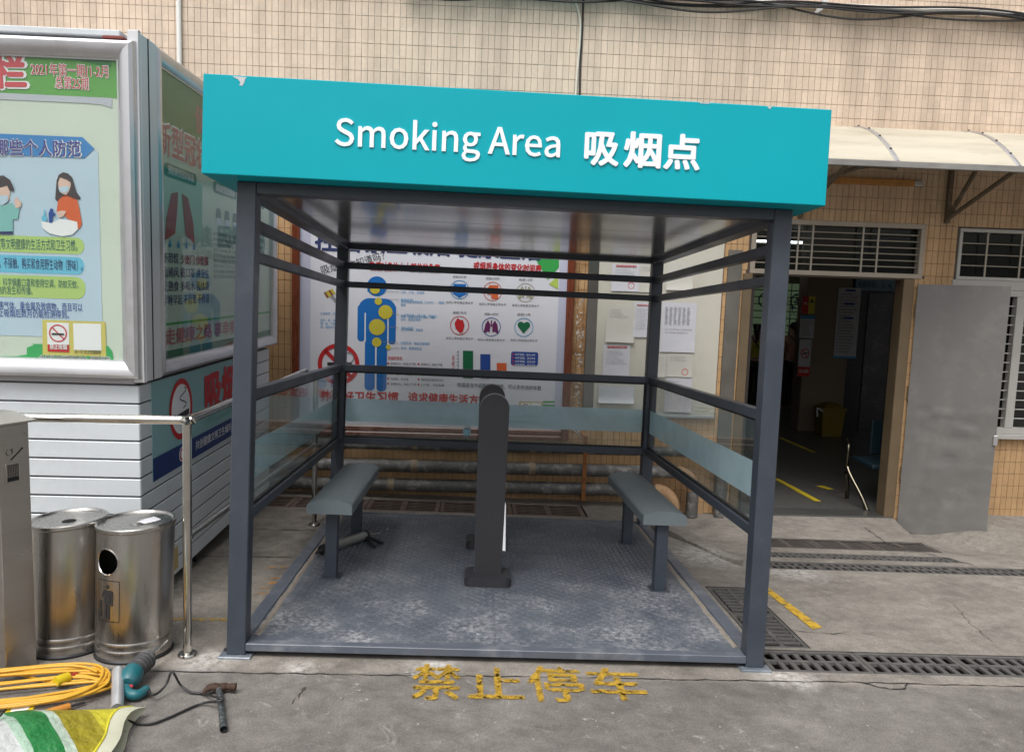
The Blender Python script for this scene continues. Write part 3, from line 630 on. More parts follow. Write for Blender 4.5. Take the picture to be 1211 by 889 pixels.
def grille(nm, x0, x1, z0, z1, fr, nh, vx, mat, fmat, recess=0.06, gl=wing):
    t_ = MB(); w_ = fr
    t_.box(x0, x1, -0.012, recess, z1-w_, z1, 0.003); t_.box(x0, x1, -0.012, recess, z0, z0+w_, 0.003)
    t_.box(x0, x0+w_, -0.012, recess, z0+w_, z1-w_, 0.003); t_.box(x1-w_, x1, -0.012, recess, z0+w_, z1-w_, 0.003)
    o = t_.build(nm, fmat, bld)
    MB().box(x0+w_, x1-w_, recess+0.02, recess+0.025, z0+w_, z1-w_).build('pane', gl, o)
    for k in range(1, nh+1):
        z = z0+w_+(z1-z0-2*w_)*k/(nh+1); MB().cyl((x0+w_, 0.018, z), (x1-w_, 0.018, z), 0.0058, n=8).build('bar', mat, o)
    for x in vx: MB().box(x-0.008, x+0.008, 0.004, 0.012, z0+w_, z1-w_).build('bar', mat, o)
    return o
grille('transom_window', 3.535, 5.115, 2.098, 2.585, 0.042, 6, (3.96, 4.09, 4.55, 4.69, 3.72), bars_m, transomf)
grille('upper_window', 5.43, 7.8, 2.105, 2.563, 0.030, 3, (5.70, 6.02, 6.4, 6.9), bars_m, winframe)
grille('lower_window', 5.80, 7.8, 0.70, 2.02, 0.055, 13, (6.10, 6.5, 6.9), winframe, winframe)
mb = MB(); mb.box(5.40, 7.8, -0.014, 0.06, 2.022, 2.104, 0.003); mb.build('window_band', winframe, bld)
mb = MB(); mb.box(6.02, 6.10, -0.014, 0.055, 0.756, 1.965, 0.003); mb.build('window_mullion', winframe, bld)
mb = MB(); mb.box(5.76, 7.9, -0.06, 0.04, 0.655, 0.699, 0.004); mb.build('window_sill', winframe, bld)
# ================================================================ things on the wall (building frame)
random.seed(11)
navy = ink('navy', (0.02, 0.03, 0.16)); red = ink('red', (0.50, 0.012, 0.016)); black = ink('black', (0.02, 0.02, 0.022)); blue = ink('blue', (0.0, 0.13, 0.45))
sky_i = ink('skyblue', (0.05, 0.28, 0.55)); yell = ink('yellow', (0.55, 0.47, 0.04)); green = ink('green', (0.03, 0.32, 0.06)); dgreen = ink('dark_green', (0.0, 0.12, 0.045)); white_i = ink('white', (0.78, 0.78, 0.80))
lime = ink('lime', (0.42, 0.55, 0.10)); orange = ink('orange', (0.62, 0.11, 0.03)); grey_i = ink('grey', (0.25, 0.25, 0.27)); plum = ink('plum', (0.12, 0.01, 0.09)); khaki = ink('khaki', (0.36, 0.34, 0.25)); royal = ink('royal', (0.01, 0.055, 0.28)); skin_i = ink('skin', (0.66, 0.46, 0.38)); hair_i = ink('hair', (0.045, 0.03, 0.035)); lav = ink('lavender', (0.48, 0.49, 0.62)); mint = ink('mint', (0.20, 0.46, 0.44))

# ---- the big health poster in its wooden frame
pb = thing('poster_board', 'large white health poster in a reddish brown wooden frame on the tiled wall', 'poster', BMAT)
PX0, PX1, PZ0, PZ1 = -0.53, 1.955, 0.535, 2.78
fw = 0.066
for a in ((PX0, PX0+fw, PZ0, PZ1), (PX1-fw, PX1, PZ0, PZ1)): MB().box(a[0], a[1], -0.052, -0.002, a[2], a[3], 0.006).build('frame_rail', wood, pb)
woodh = pm('varnished_wood_rail', (0.155, 0.036, 0.014), 0.28, var=0.35, scale=9, stretch=(0.7, 9, 9), coat=0.3)
MB().box(PX0+fw, PX1-fw, -0.052, -0.002, PZ1-fw, PZ1, 0.006).build('frame_rail', woodh, pb)
mb = MB(); mb.box(PX0+fw, PX1-fw, -0.052, -0.002, PZ0, PZ0+0.04, 0.008); mb.box(PX0+fw, PX1-fw, -0.04, -0.002, PZ0+0.041, PZ0+0.09, 0.008); mb.build('frame_rail', woodh, pb)
MB().box(PX0+fw, PX1-fw, -0.02, -0.003, PZ0+0.09, PZ1-fw).build('sheet', ink('poster_white', (0.66, 0.66, 0.72)), pb)
p = Panel(pb, (0, -0.0205, 0), (1, 0, 0), (0, 0, 1), (0, -1, 0), lambda a, b: LY(a, b, -0.0205))
p.poly('lavender_border', lav, [(PX0+fw, PZ0+.09), (PX0+fw+.09, PZ0+.09), (PX0+fw+.09, PZ1-fw), (PX0+fw, PZ1-fw)], 1, False)
p.poly('lavender_border', lav, [(PX1-fw-.07, PZ0+.09), (PX1-fw, PZ0+.09), (PX1-fw, PZ1-fw), (PX1-fw-.07, PZ1-fw)], 1, False)
p.text('headline', navy, '控烟', (373, 294), (425, 296), None, 0.03); p.text('headline', navy, '禁止吸烟 健康生活', (432, 296), (640, 306), None, 0.03)
p.text('handwriting', black, '吸烟的', (381, 324), (412, 316), 0.085, 0.0); p.text('handwriting', black, '你知道吗？', (413, 318), (456, 306), 0.085); 
p.text('red_heading', red, '吸烟对身体十大部位的危害', (437, 319), (520, 322), 0.085, 0.03); p.text('red_heading', red, '戒烟后身体的变化时间表', (560, 318), (640, 322), 0.075, 0.03)
# the blue body
SC = 7.2/936.9
def cpx(a, b): return p.px(a, b)
p.ell('blue_figure', blue, (445.8, 338.6), 0.088, 0.088, 1)
def pr(c0, c1, rad, k=1, mat=blue, nm='blue_figure'): p.rr(nm, mat, c0, c1, rad, k)
pr((424, 352), (468, 398), 0.10); pr((423, 360), (431.5, 403.5), 0.030, 1.3); pr((459.5, 360), (467.8, 407), 0.030, 1.3); pr((432, 378), (443, 461.5), 0.036, 1.6); pr((446, 378), (457, 462.5), 0.036, 1.6); pr((432, 380), (457.5, 410), 0.01, 2.0)
p.bar('white_gap', white_i, (432, 370), (431.8, 404), 0.010, 3); p.bar('white_gap', white_i, (459, 370), (458.8, 408), 0.010, 3); p.bar('white_gap', white_i, (444.6, 409), (444.4, 463), 0.012, 3)
p.poly('blue_figure', blue, [(434, 344), (437, 341), (437, 346)], 2.3)
for (a, b, rad) in ((443.5, 341.5, 0.045), (447.5, 356.3, 0.032), (456, 369, 0.062), (446, 386.7, 0.072), (445.5, 404.5, 0.042), (459.3, 410.3, 0.022)): p.ell('yellow_spot', yell, (a, b), rad, rad, 4)
for a, b, c, d, s in ((455, 344, 472, 345, '口腔：口臭、牙周病'), (460, 354, 472, 354, '呼吸系统：'), (461, 370, 472, 372, '心血管系统：冠心病、高血压，'), (457, 387, 471, 387, '消化系统：'), (452, 404, 471, 405, '生殖系统：勃起功能障碍'), (463, 411, 472, 411, '其他：骨质疏松症')):
    p.bar('leader_line', grey_i, (a, b), (c, d), 0.004, 4); p.text('small_blue_print', sky_i, s, (474, d+2), (474 + 3.1*len(s), d+2+0.1*len(s)), 0.030, 0.0)
for a, b, s in ((474, 358, '慢性阻塞性肺疾病（COPD）、肺癌，'), (474, 362, '哮喘'), (474, 375.5, '中风、血管内膜增生硬化、动脉'), (474, 379, '粥样、周围血管病'), (474, 391, '消化性溃疡、克隆病'), (379, 372, '生殖系统：精子'), (379, 380, '遗忘、哮、肺'), (379, 384, '哮、喘、气管炎'), (379, 388, '病、胸腔积水')):
    p.text('small_blue_print', sky_i, s, (a, b), (a+2.9*len(s), b+0.08*len(s)), 0.028, 0.0)
# no-smoking roundel
c = (400.5, 430.5); p.ring('roundel', red, c, 0.185, 0.038, 2); a = p.px(*c); p.bar('roundel', red, (a[0]-0.12, a[1]+0.12), (a[0]+0.12, a[1]-0.12), 0.036, 2, False)
p.bar('cigarette', black, (a[0]-0.10, a[1]), (a[0]+0.12, a[1]), 0.030, 3, False); p.ring('smoke', grey_i, (a[0]+0.09, a[1]+0.06), 0.05, 0.012, 2, 24, False)
# cigarette pack drawing, blue hand blot
for k in range(4): p.bar('cigarette_drawing', (yell if k % 2 else ink('tan', (0.25, 0.10, 0.03))), (384+2.6*k, 345.5-1.2*k), (388+2.6*k, 352-1.4*k), 0.02, 2)
p.bar('cigarette_drawing', grey_i, (392, 350), (402, 362), 0.03, 2)
p.ell('blue_blot', ink('pale_blue', (0.22, 0.36, 0.60)), (381, 452), 0.045, 0.06, 2)
# icons
for i, (a, b) in enumerate(((543.5, 342.5), (582.5, 344.5), (621.5, 346), (543.5, 384.8), (581, 386.5), (619.5, 387))):
    p.ring('icon_ring', [sky_i, orange, khaki, red, royal, sky_i][i], (a, b), 0.084, 0.006, 2); x, z = p.px(a, b)
    if i == 0: p.poly('icon', blue, [(x-.055, z+.05), (x+.055, z+.05), (x+.055, z-.03), (x+.075, z-.03), (x, z-.072), (x-.075, z-.03), (x-.055, z-.03)], 2, False)
    if i == 1: p.poly('icon', orange, [(x-.045, z+.02), (x-.03, z+.055), (x+.05, z+.055), (x+.05, z-.065), (x-.01, z-.065), (x-.01, z-.03), (x-.045, z-.03)], 2, False)
    if i in (2, 4):
        mt = khaki if i == 2 else plum
        for s_ in (-1, 1): p.poly('icon', mt, [(x+s_*.008, z+.02), (x+s_*.03, z+.06), (x+s_*.055, z+.02), (x+s_*.066, z-.05), (x+s_*.05, z-.055), (x+s_*.03, z-.04), (x+s_*.012, z-.05)], 2, False)
        p.bar('icon', mt, (x, z+.06), (x, z+.0), 0.012, 2, False)
    if i == 3: p.poly('icon', red, [(x-.02, z+.065), (x+.005, z+.05), (x+.03, z+.05), (x+.045, z+.0), (x+.03, z-.055), (x+.008, z-.07), (x-.035, z-.03), (x-.045, z+.02)], 2, False)
    if i == 5: p.poly('icon', dgreen, [(x, z-.055)] + arc(x+.027, z+.02, .029, .03, -0.6, math.pi*0.95, 9) + arc(x-.027, z+.02, .029, .03, 0.05*math.pi, math.pi+0.6, 9), 2, False)
    tt = ['戒烟20分钟', '戒烟8小时内', '戒烟1-3月', '戒烟1年内', '戒烟5-10年内', '戒烟15年']
    p.text('icon_caption', black, tt[i], (a-8, b-14.2+0.2), (a+8, b-13.6), 0.026); p.text('icon_caption', black, '血压心率恢复正常水平', (a-16, b+16), (a+16, b+17), 0.024)
# chart
for a0, a1, zt0, mt in ((547.5, 559.5, 414.5, dgreen), (568, 580, 418.6, royal), (587.5, 599, 429, orange), (607, 619, 439, red)): p.poly('chart_bar', mt, [(a0, 447), (a1, 447.5), (a1, zt0+.3), (a0, zt0)], 2)
p.bar('chart_axis', black, (542, 414), (542, 447), 0.003, 2)
for k in range(8): p.bar('chart_axis', black, (540, 416+4*k), (542, 416+4*k), 0.004, 2)
p.text('red_print', red, '延长寿命', (537.6, 446), (537.6, 420), 0.03); 
p.rr('blue_legend', royal, (604.5, 415.5), (636, 432.5), 0.02, 2)
for k, s in enumerate(('30岁戒烟，延长10年', '40岁戒烟，延长9年', '50岁戒烟，延长6年', '60岁戒烟，延长3年')):
    p.text('legend_print', white_i, s, (609, 420+4*k), (633, 421+4*k), 0.022, 0, 3); p.ell('legend_dot', red, (607, 418.7+4*k), 0.008, 0.008, 3, 10)
p.text('chart_caption', black, '吸烟者在不同年龄段戒烟，可以多存活的年数', (541, 457), (640, 461), 0.045, 0.006)
p.text('red_print', red, '吸烟的害处：', (459, 425), (477, 425.6), 0.036, 0.01)
for k in range(5):
    for q, x0 in enumerate((459, 495)):
        v_ = 430.5 + 6*k + 0.9*q; p.ell('red_dot', red, (x0, v_-1), 0.009, 0.009, 2, 10); p.text('fine_print', black, random.choice(['易致呼吸系统疾病的发生', '引起皱纹、牙齿发黄', '影响家人健康', '损害听力、免疫力下降', '口气重、手指发黄']), (x0+3, v_+.5), (x0+3+random.uniform(20, 31), v_+1.4), 0.026)
p.text('red_slogan', red, '养良好卫生习惯', (379, 473), (471, 474.5), 0.10, 0.03); p.text('red_slogan', red, '追求健康生活方式', (483, 474.5), (577, 478.5), 0.10, 0.03)
p.bar('green_line', green, (376, 491), (660, 499), 0.020, 2); p.bar('green_line', green, (642, 475), (656, 475), 0.014, 2); p.bar('green_line', green, (642, 479), (656, 479.5), 0.014, 2)
p.poly('green_corner', green, [(633, 306), (661, 307), (661, 316), (648, 331)], 2); p.poly('lime_corner', lime, [(649, 336), (660, 326), (660, 342)], 2)
p.rr('label_card', ink('card_yellow', (0.50, 0.40, 0.12)), (614, 474.5), (641, 493), 0.004, 2); p.rr('label_card_white', white_i, (616, 476), (627, 491), 0.003, 3); p.rr('label_card_white', white_i, (628.5, 476), (639.5, 490), 0.003, 3)
p.ring('label_roundel', red, (621.5, 482), 0.036, 0.007, 4, 20)
p.finish()

# ---- notice board with papers
nb = thing('notice_board', 'tall cream notice board with a dull steel side strip beside the doorway', 'notice board', BMAT)
MB().box(2.17, 3.285, -0.030, -0.002, 0.80, 2.62, 0.003).build('panel', boardm, nb)
MB().box(2.075, 2.17, -0.034, -0.002, 0.78, 2.62, 0.004).build('side_strip', pm('dull_stainless2', (0.30, 0.285, 0.26), 0.36, 0.9, var=0.15, scale=3), nb)
MB().box(2.17, 3.285, -0.042, -0.002, 0.772, 0.80, 0.003).build('bottom_rail', alu, nb)
def sheet(label, c0, c1, mat, rot=0.0, lines=8, redhead=False, table=False, stamp=False, curl=0.012, par=None):
    a, b = LY(*c0, -0.032), LY(*c1, -0.032); x0, x1, z0, z1 = min(a.x, b.x), max(a.x, b.x), min(a.z, b.z), max(a.z, b.z); W_, H_ = x1-x0, z1-z0
    t = thing('paper_notice', label, 'paper notice', BMAT @ T(x0, -0.0325, z0) @ Matrix.Rotation(rot, 4, 'Y'), 'papers taped to the notice board')
    m_ = MB(); n, k = 6, 8; A = []
    for j in range(k+1):
        for i in range(n+1):
            yy = -0.001 - 0.5*curl*((1-j/k)**6) - 0.0018*math.sin(2.2*i+j*1.3)**2*(0.3+0.7*(j > 0)); A.append((W_*i/n, yy, H_*j/k))
    m_.add(A, [(j*(n+1)+i, j*(n+1)+i+1, (j+1)*(n+1)+i+1, (j+1)*(n+1)+i) for j in range(k) for i in range(n)], True); m_.build('sheet', mat, t)
    q = Panel(t, (0, -0.0040, 0), (1, 0, 0), (0, 0, 1), (0, -1, 0), None); top = 0.93
    if redhead: q.text('heading', red, '医院感染管理科通知', (W_*.15, H_*.90), (W_*.88, H_*.90), None, 0.02, 1, False); top = .84
    if table:
        for r_ in range(15):
            for k_ in range(6): q.bar('table_print', grey_i, (W_*(.10+.125*k_), H_*(.56+.024*r_)), (W_*(.10+.125*k_+random.uniform(.06, .10)), H_*(.56+.024*r_)), H_*.009, 1, False)
        top = .5; lines = 2
    for k_ in range(lines):
        zz = H_*(top - .055 - .062*k_)
        if zz < H_*.1: break
        q.text('print', grey_i, ('关于进一步加强院内控烟工作的通知要求各科室人员' * 2)[:random.randint(14, 26)], (W_*.12, zz), (W_*random.uniform(.5, .9), zz), H_*.032, 0, 1, False)
    if stamp: q.ring('stamp', red, (W_*.72, H_*.22), 0.03, 0.005, 1, 20, False)
    q.finish(); return t
sheet('blank-looking wrinkled cream sheet below the top row of the notice board', (717.5, 361), (749, 405), paper2, 0.01, 4, curl=0.03)
sheet('white notice with red heading, under the wrinkled cream sheet', (714, 407), (744, 447), paper, -0.01, 7, True)
sheet('white sheet with curled bottom edge at the board bottom', (708, 455), (749, 477), paper, 0.0, 1, curl=0.05)
sheet('white notice with red heading just left of the shelter back post', (750, 357), (770, 399), paper, 0.0, 10, True)
sheet('large white sheet with a grey printed table on the notice board', (783, 357), (821, 417), paper, 0.0, 2, table=True)
sheet('cream sheet with a small red stamp under the printed table', (789, 418), (818, 446), paper2, 0.0, 4, stamp=True)
sheet('plain white sheet at the bottom right of the notice board', (787, 446), (816, 487), paper, 0.01, 1, curl=0.03)
sheet('narrow cream sheet left of the stamped sheet', (771, 418), (787, 446), paper2, 0, 4)
sheet('white notice with red heading in the top row of the board', (724, 312), (755, 345), paper, 0, 5, True, stamp=True)
sheet('pale blank sheet in the top row beside the red headed notice', (757, 312), (772, 346), paper2, 0, 3)
sheet('large cream sheet at the top right of the notice board', (789, 310), (819, 344), paper2, -0.02, 0, curl=0.03)

# ---- pipes along the wall foot, brackets
def pipe(label, z, yy, rad, x_end, drop, name='drain_pipe'):
    t = thing(name, label, 'pipe', BMAT); bend = rad*3.0
    mb = MB(); mb.cyl((-4.5, yy, z - 0.005), (x_end, yy, z), rad, n=22, caps=True); mb.build('pipe', galv, t)
    mb = MB(); pts = [(x_end-0.01, yy, z)] + [(x_end + bend*math.sin(R_(9*k)), yy, z - bend*(1-math.cos(R_(9*k)))) for k in range(11)]; mb.tube(pts, rad*1.10, 20); mb.build('elbow', lagging, t)
    if drop: mb = MB(); mb.cyl((x_end+bend, yy, z-bend+0.01), (x_end+bend, yy, z-drop), rad, n=20); mb.build('down_pipe', galv, t)
    for xc in ((0.55, 1.6) if z > .25 else (0.35, 1.35)):
        mb = MB(); mb.cyl((xc, yy, z), (xc+0.055, yy, z), rad*1.09, n=20); mb.build('coupling', pm('rust_stained_joint', (0.30, 0.24, 0.17), 0.8, var=0.4, scale=20, dirt=(0.26, 0.10, 0.03), damt=0.9, dscale=14), t)
    return t
pipe('grey wall pipe, topmost of three, just under the poster frame', 0.475, -0.12, 0.044, 3.22, 0.62)
pipe('grey wall pipe, middle of three, with a tan elbow above the right bench', 0.295, -0.16, 0.054, 2.93, 0.40)
pipe('grey wall pipe, lowest of three, with a tan elbow behind the right bench', 0.125, -0.16, 0.056, 2.75, 0.26)
for x, z0, z1, lb in ((2.09, 0.03, 0.62, 'rusty orange flat iron bracket clamping the three wall pipes behind the shelter'), (-0.75, 0.03, 0.60, 'rusty iron pipe bracket near the display cabinet')):
    t = thing('pipe_bracket', lb, 'bracket', BMAT); MB().box(x-0.018, x+0.018, -0.238, -0.222, z0, z1, 0.003).build('strap', rust, t)
    mb = MB(); mb.box(x-0.016, x+0.016, -0.222, 0.0, z1-0.03, z1-0.004, 0.003); mb.box(x-0.016, x+0.016, -0.222, 0.0, z0, z0+0.02, 0.003); mb.build('arm', rust, t)

# ---- canopy over the doorway
cn = thing('canopy', 'cream arched polycarbonate canopy over the doorway on brown brackets', 'canopy', BMAT)
CX0, CX1, CZ, CD, CDROP = 3.35, 8.0, 3.385, 0.92, 0.42
def cprof(t): return (-CD*t, CZ - CDROP*(t**2.0))
nc = 14; mb = MB(); rings = []
for q in range(nc+1):
    y, z = cprof(q/nc); rings.append([Vector((x, y, z)) for x in (CX0, CX1)])
for q in range(nc, -1, -1):
    y, z = cprof(q/nc); rings.append([Vector((x, y+0.002, z-0.008)) for x in (CX0, CX1)])
mb.ring_loft(rings, False, smooth_=True); mb.build('roof_sheet', cream, cn)
for x in (3.36, 4.333, 5.307, 6.28, 7.25):
    mb = MB(); rings = []
    for q in range(nc+1):
        y, z = cprof(q/nc); rings.append([Vector((x-0.02, y, z+0.003)), Vector((x-0.014, y, z+0.010)), Vector((x+0.014, y, z+0.010)), Vector((x+0.02, y, z+0.003))])
    mb.ring_loft(rings, False, smooth_=False); rb = mb.build('batten', alu, cn)
    for q in (3, 6, 9, 12):
        y, z = cprof(q/nc); MB().cyl((x, y, z+0.008), (x, y, z+0.018), 0.009, n=8).build('screw', graphite, rb)
ye, ze = cprof(1.0)
mb = MB(); mb.box(CX0, CX1, ye-0.022, ye+0.012, ze-0.045, ze+0.004, 0.004); mb.build('front_rail', pm('canopy_rail', (0.33, 0.32, 0.30), 0.5, 0.6, var=0.2), cn)
mb = MB(); mb.box(CX0, CX1, -0.03, 0.0, CZ-0.01, CZ+0.02, 0.003); mb.build('wall_flashing', cream, cn)
for x in (3.95, 5.29, 6.9):
    br = MB(); br.box(x-0.02, x+0.02, -0.045, -0.002, 2.60, 3.32, 0.004); b0 = br.build('bracket_upright', oldpaint, cn)
    for yq in (0.60, 1.0):
        y, z = cprof(min(yq, 0.98)); MB().tube([(x, -0.03, 2.64), (x, y, z-0.04)], 0.019, 8).build('brace', oldpaint, b0)
    mb = MB(); mb.tube([(x, cprof(q/10)[0], cprof(q/10)[1]-0.035) for q in range(0, 11)], 0.019, 8); mb.build('arched_rib', oldpaint, b0)
mb = MB(); mb.tube(spline([tuple(LY(1061, 199, -0.89)), tuple(LY(1030, 196, -0.78)), tuple(LY(1002, 202, -0.62)), tuple(LY(972, 216, -0.40)), tuple(LY(950, 236, -0.10))], 5), 0.020, 8); mb.build('curved_brace', oldpaint, cn)
t = thing('lamp_batten', 'rusty orange horizontal strip lamp casing on the tiles under the canopy', 'lamp batten', BMAT)
za = LY(985, 213, -0.04).z; MB().box(3.9, 4.95, -0.055, -0.003, za-0.027, za+0.027, 0.006).build('casing', pm('rusty_casing', (0.42, 0.19, 0.045), 0.7, var=0.2, scale=12, dirt=(0.22, 0.08, 0.02), damt=0.6, dscale=9), t)
MB().box(4.95, 5.035, -0.05, -0.004, za-0.022, za+0.02, 0.004).build('end_cap', alu, t)

# ---- cables and conduits high on the wall
t = thing('conduit', 'pale grey plastic conduit running along the top of the tiled wall', 'conduit', BMAT)
zc = lambda x: 4.375 + 0.0*x
MB().cyl((-6.5, -0.035, 4.41), (8.6, -0.035, 4.41), 0.024, n=12).build('tube', pm('pale_plastic', (0.62, 0.60, 0.56), 0.5, var=0.1), t)
for x in (2.6, 4.0, 5.4): MB().box(x-0.012, x+0.012, -0.064, -0.002, 4.375, 4.445, 0.004).build('clip', alu, t)
for k, (lb, amp, y0) in enumerate((('black cable sagging loosely along the conduit, looped in long waves', 0.05, -0.075), ('thin black cable twisted tightly around the conduit', 0.022, -0.085), ('thick black cable hanging just under the conduit', 0.035, -0.055), ('black cable dipping deepest below the conduit above the canopy', 0.085, -0.095), ('black cable crossing over the conduit in short waves', 0.04, -0.105), ('slack black cable bundled with the others above the doorway', 0.06, -0.115))):
    pts = []; ph = random.uniform(0, 6); n = 60
    for i in range(n+1):
        x = 0.4 + 8*i/n; z = 4.40 + amp*math.sin(1.6*x+ph)*0.55 + amp*math.sin(3.7*x+ph*2)*0.4 - 0.012*k
        pts.append((x, y0 + 0.01*math.sin(5*x+k), z))
    mb = MB(); mb.tube(spline(pts, 3), 0.0090 if k != 1 else 0.007, 7); o = mb.build('cable', blackp, None, BMAT); tag(o, lb, 'cable', 'cables along the top of the wall')
o = MB().cyl((-1.483, -0.025, 2.9), (-1.483, -0.025, 5.4), 0.020, n=12).build('wall_pipe', pm('white_pvc', (0.74, 0.73, 0.70), 0.4, var=0.04), None, BMAT); tag(o, 'slim white vertical pipe on the tiles above the display cabinet', 'pipe')
mb = MB(); mb.tube(spline([(1.93, -0.015, 4.40), (1.935, -0.012, 4.1), (1.93, -0.012, 3.8), (1.94, -0.012, 3.3), (1.94, -0.012, 2.85)], 5), 0.008, 7)
o = mb.build('cable', blackp, None, BMAT); tag(o, 'single dark cable dropping straight down the tiles behind the shelter sign', 'cable')
mb = MB(); mb.tube(spline([(1.79, -0.02, 4.46), (1.86, -0.02, 4.36), (1.91, -0.025, 4.2), (1.915, -0.02, 4.0), (1.90, -0.02, 3.6), (1.91, -0.02, 3.0)], 6), 0.009, 8)
o = mb.build('cable', pm('white_flex', (0.62, 0.60, 0.52), 0.5), None, BMAT); tag(o, 'off-white flex curving down from the conduit beside the dark cable', 'cable')
mb = MB(); A = [(4.02, -0.06, 4.47), (4.06, -0.065, 4.47), (4.03, -0.07, 4.40), (3.99, -0.075, 4.355), (3.90, -0.085, 4.30), (3.93, -0.08, 4.345), (3.98, -0.07, 4.40)]
mb.add(A, [(0, 1, 2, 6), (2, 3, 5, 6), (3, 4, 5)]); mb.add([(a, b+0.002, c_) for a, b, c_ in A], [(0, 1, 2, 6), (2, 3, 5, 6), (3, 4, 5)])
o = mb.build('torn_strip', pm('torn_plastic', (0.55, 0.54, 0.52), 0.5), None, BMAT); tag(o, 'torn pale plastic strip dangling from the conduit', 'strip')

# ================================================================ inside the hall
lamp = thing('strip_lamp', 'lit white strip lamp on the hall ceiling seen through the transom', 'lamp', BMAT @ Matrix.Translation(LY(919, 287, 5.4)))
MB().box(-0.46, 0.46, -0.03, 0.03, 0.03, 0.09, 0.004).build('housing', white, lamp)
em, nt, N, K, b = nmat('lit_tube'); b.inputs['Emission Color'].default_value = (0.9, 0.95, 1, 1); b.inputs['Emission Strength'].default_value = 8.0; b.inputs['Base Color'].default_value = (.8, .8, .8, 1)
MB().cyl((-0.44, 0, 0.012), (0.44, 0, 0.012), 0.018, n=12).build('tube', em, lamp)
def wall_sign(label, c0, c1, y, mat, build):
    a, b = LY(*c0, y), LY(*c1, y); t = thing('wall_notice', label, 'notice', BMAT); x0, x1, z0, z1 = min(a.x, b.x), max(a.x, b.x), min(a.z, b.z), max(a.z, b.z)
    MB().box(x0, x1, y, y+0.015, z0, z1, 0.003).build('sheet', mat, t)
    q = Panel(t, (x0, y-0.001, z0), (1, 0, 0), (0, 0, 1), (0, -1, 0), lambda a_, b_: LY(a_, b_, y)); build(q, x1-x0, z1-z0); q.finish(); return t
def rules(q, W_, H_):
    q.poly('band', sky_i, [(0, 0), (W_, 0), (W_, H_*.03), (0, H_*.03)], 1, False)
    for k in range(20): q.text('print', black, '就诊须知请保持安静禁止吸烟按序排队'[:random.randint(7, 16)], (W_*.08, H_*(.90-.043*k)), (W_*random.uniform(.6, .92), H_*(.90-.043*k)), H_*.026, 0, 1, False)
    for k in (.95, .76, .56): q.poly('heading_bar', royal, [(W_*.3, H_*k), (W_*.75, H_*k), (W_*.75, H_*(k+.028)), (W_*.3, H_*(k+.028))], 2, False)
wall_sign('tall white printed notice on the pillar inside the doorway', (992, 340), (1012, 424), 4.585, paper, rules)
def nosm(q, W_, H_):
    q.ring('roundel', red, (W_/2, H_*.62), W_*.36, W_*.07, 1, 30, False, W_*.42); q.bar('roundel', red, (W_*.28, H_*.72), (W_*.72, H_*.50), W_*.07, 1, False)
    q.bar('cigarette', black, (W_*.25, H_*.6), (W_*.75, H_*.64), W_*.08, 2, False); q.poly('red_foot', red, [(0, 0), (W_, 0), (W_, H_*.26), (0, H_*.26)], 1, False)
    q.text('print', white_i, '禁止吸烟', (W_*.12, H_*.1), (W_*.88, H_*.1), H_*.11, 0.01, 2, False)
wall_sign('white no-smoking sign with a red foot on the pillar edge inside the hall', (946, 401), (957, 445), 4.58, paper, nosm)
def card(q, W_, H_):
    q.poly('band', sky_i, [(0, H_*.86), (W_, H_*.86), (W_, H_), (0, H_)], 1, False)
    for k in range(7): q.text('print', black, '发热患者请到发热门诊'[:random.randint(5, 10)], (W_*.12, H_*(.72-.1*k)), (W_*random.uniform(.5, .9), H_*(.72-.1*k)), H_*.05, 0, 1, False)
wall_sign('white card with pale blue heading above the no-smoking sign in the hall', (947, 373), (962, 400), 4.58, paper, card)
def warn(q, W_, H_):
    q.poly('red_half', red, [(0, 0), (W_*.5, 0), (W_*.5, H_), (0, H_)], 1, False); q.poly('yellow_half', yell, [(W_*.5, 0), (W_, 0), (W_, H_), (W_*.5, H_)], 1, False)
    q.text('print', white_i, '消防栓', (W_*.1, H_*.5), (W_*.42, H_*.5), H_*.2, 0, 2, False); q.poly('triangle', black, [(W_*.58, H_*.62), (W_*.92, H_*.62), (W_*.75, H_*.9)], 2, False)
wall_sign('small red and yellow warning card high on the hall pillar', (949, 350), (963, 371), 4.58, paper, warn)
lt, nt, N, K, b = nmat('lit_directory'); b.inputs['Base Color'].default_value = (.35, .5, .3, 1); b.inputs['Emission Color'].default_value = (0.42, 0.62, 0.36, 1); b.inputs['Emission Strength'].default_value = 0.06
def direc(q, W_, H_):
    for k in range(9): q.bar('grid_line', black, (0, H_*k/9), (W_, H_*k/9), 0.02, 1, False)
    for k in range(1, 6): q.bar('grid_line', black, (W_*k/6, 0), (W_*k/6, H_), 0.015, 1, False)
    for s, a, b_ in (('②', .08, .62), ('④', .66, .62)): q.text('numeral_two' if a < .5 else 'numeral_four', navy, s, (W_*a, H_*b_), (W_*(a+.25), H_*b_), 0.36, 0.015, 2, False)
    for k in range(8): q.text('print', navy, '内科外科妇科儿科'[k % 4*2:k % 4*2+2], (W_*random.uniform(.02, .8), H_*(.08+.1*k)), (W_*random.uniform(.85, .98), H_*(.08+.1*k)), 0.10, 0, 2, False)
wall_sign('backlit green floor directory with circled numerals deep in the hall', (893, 334), (953, 410), 8.6, lt, direc)
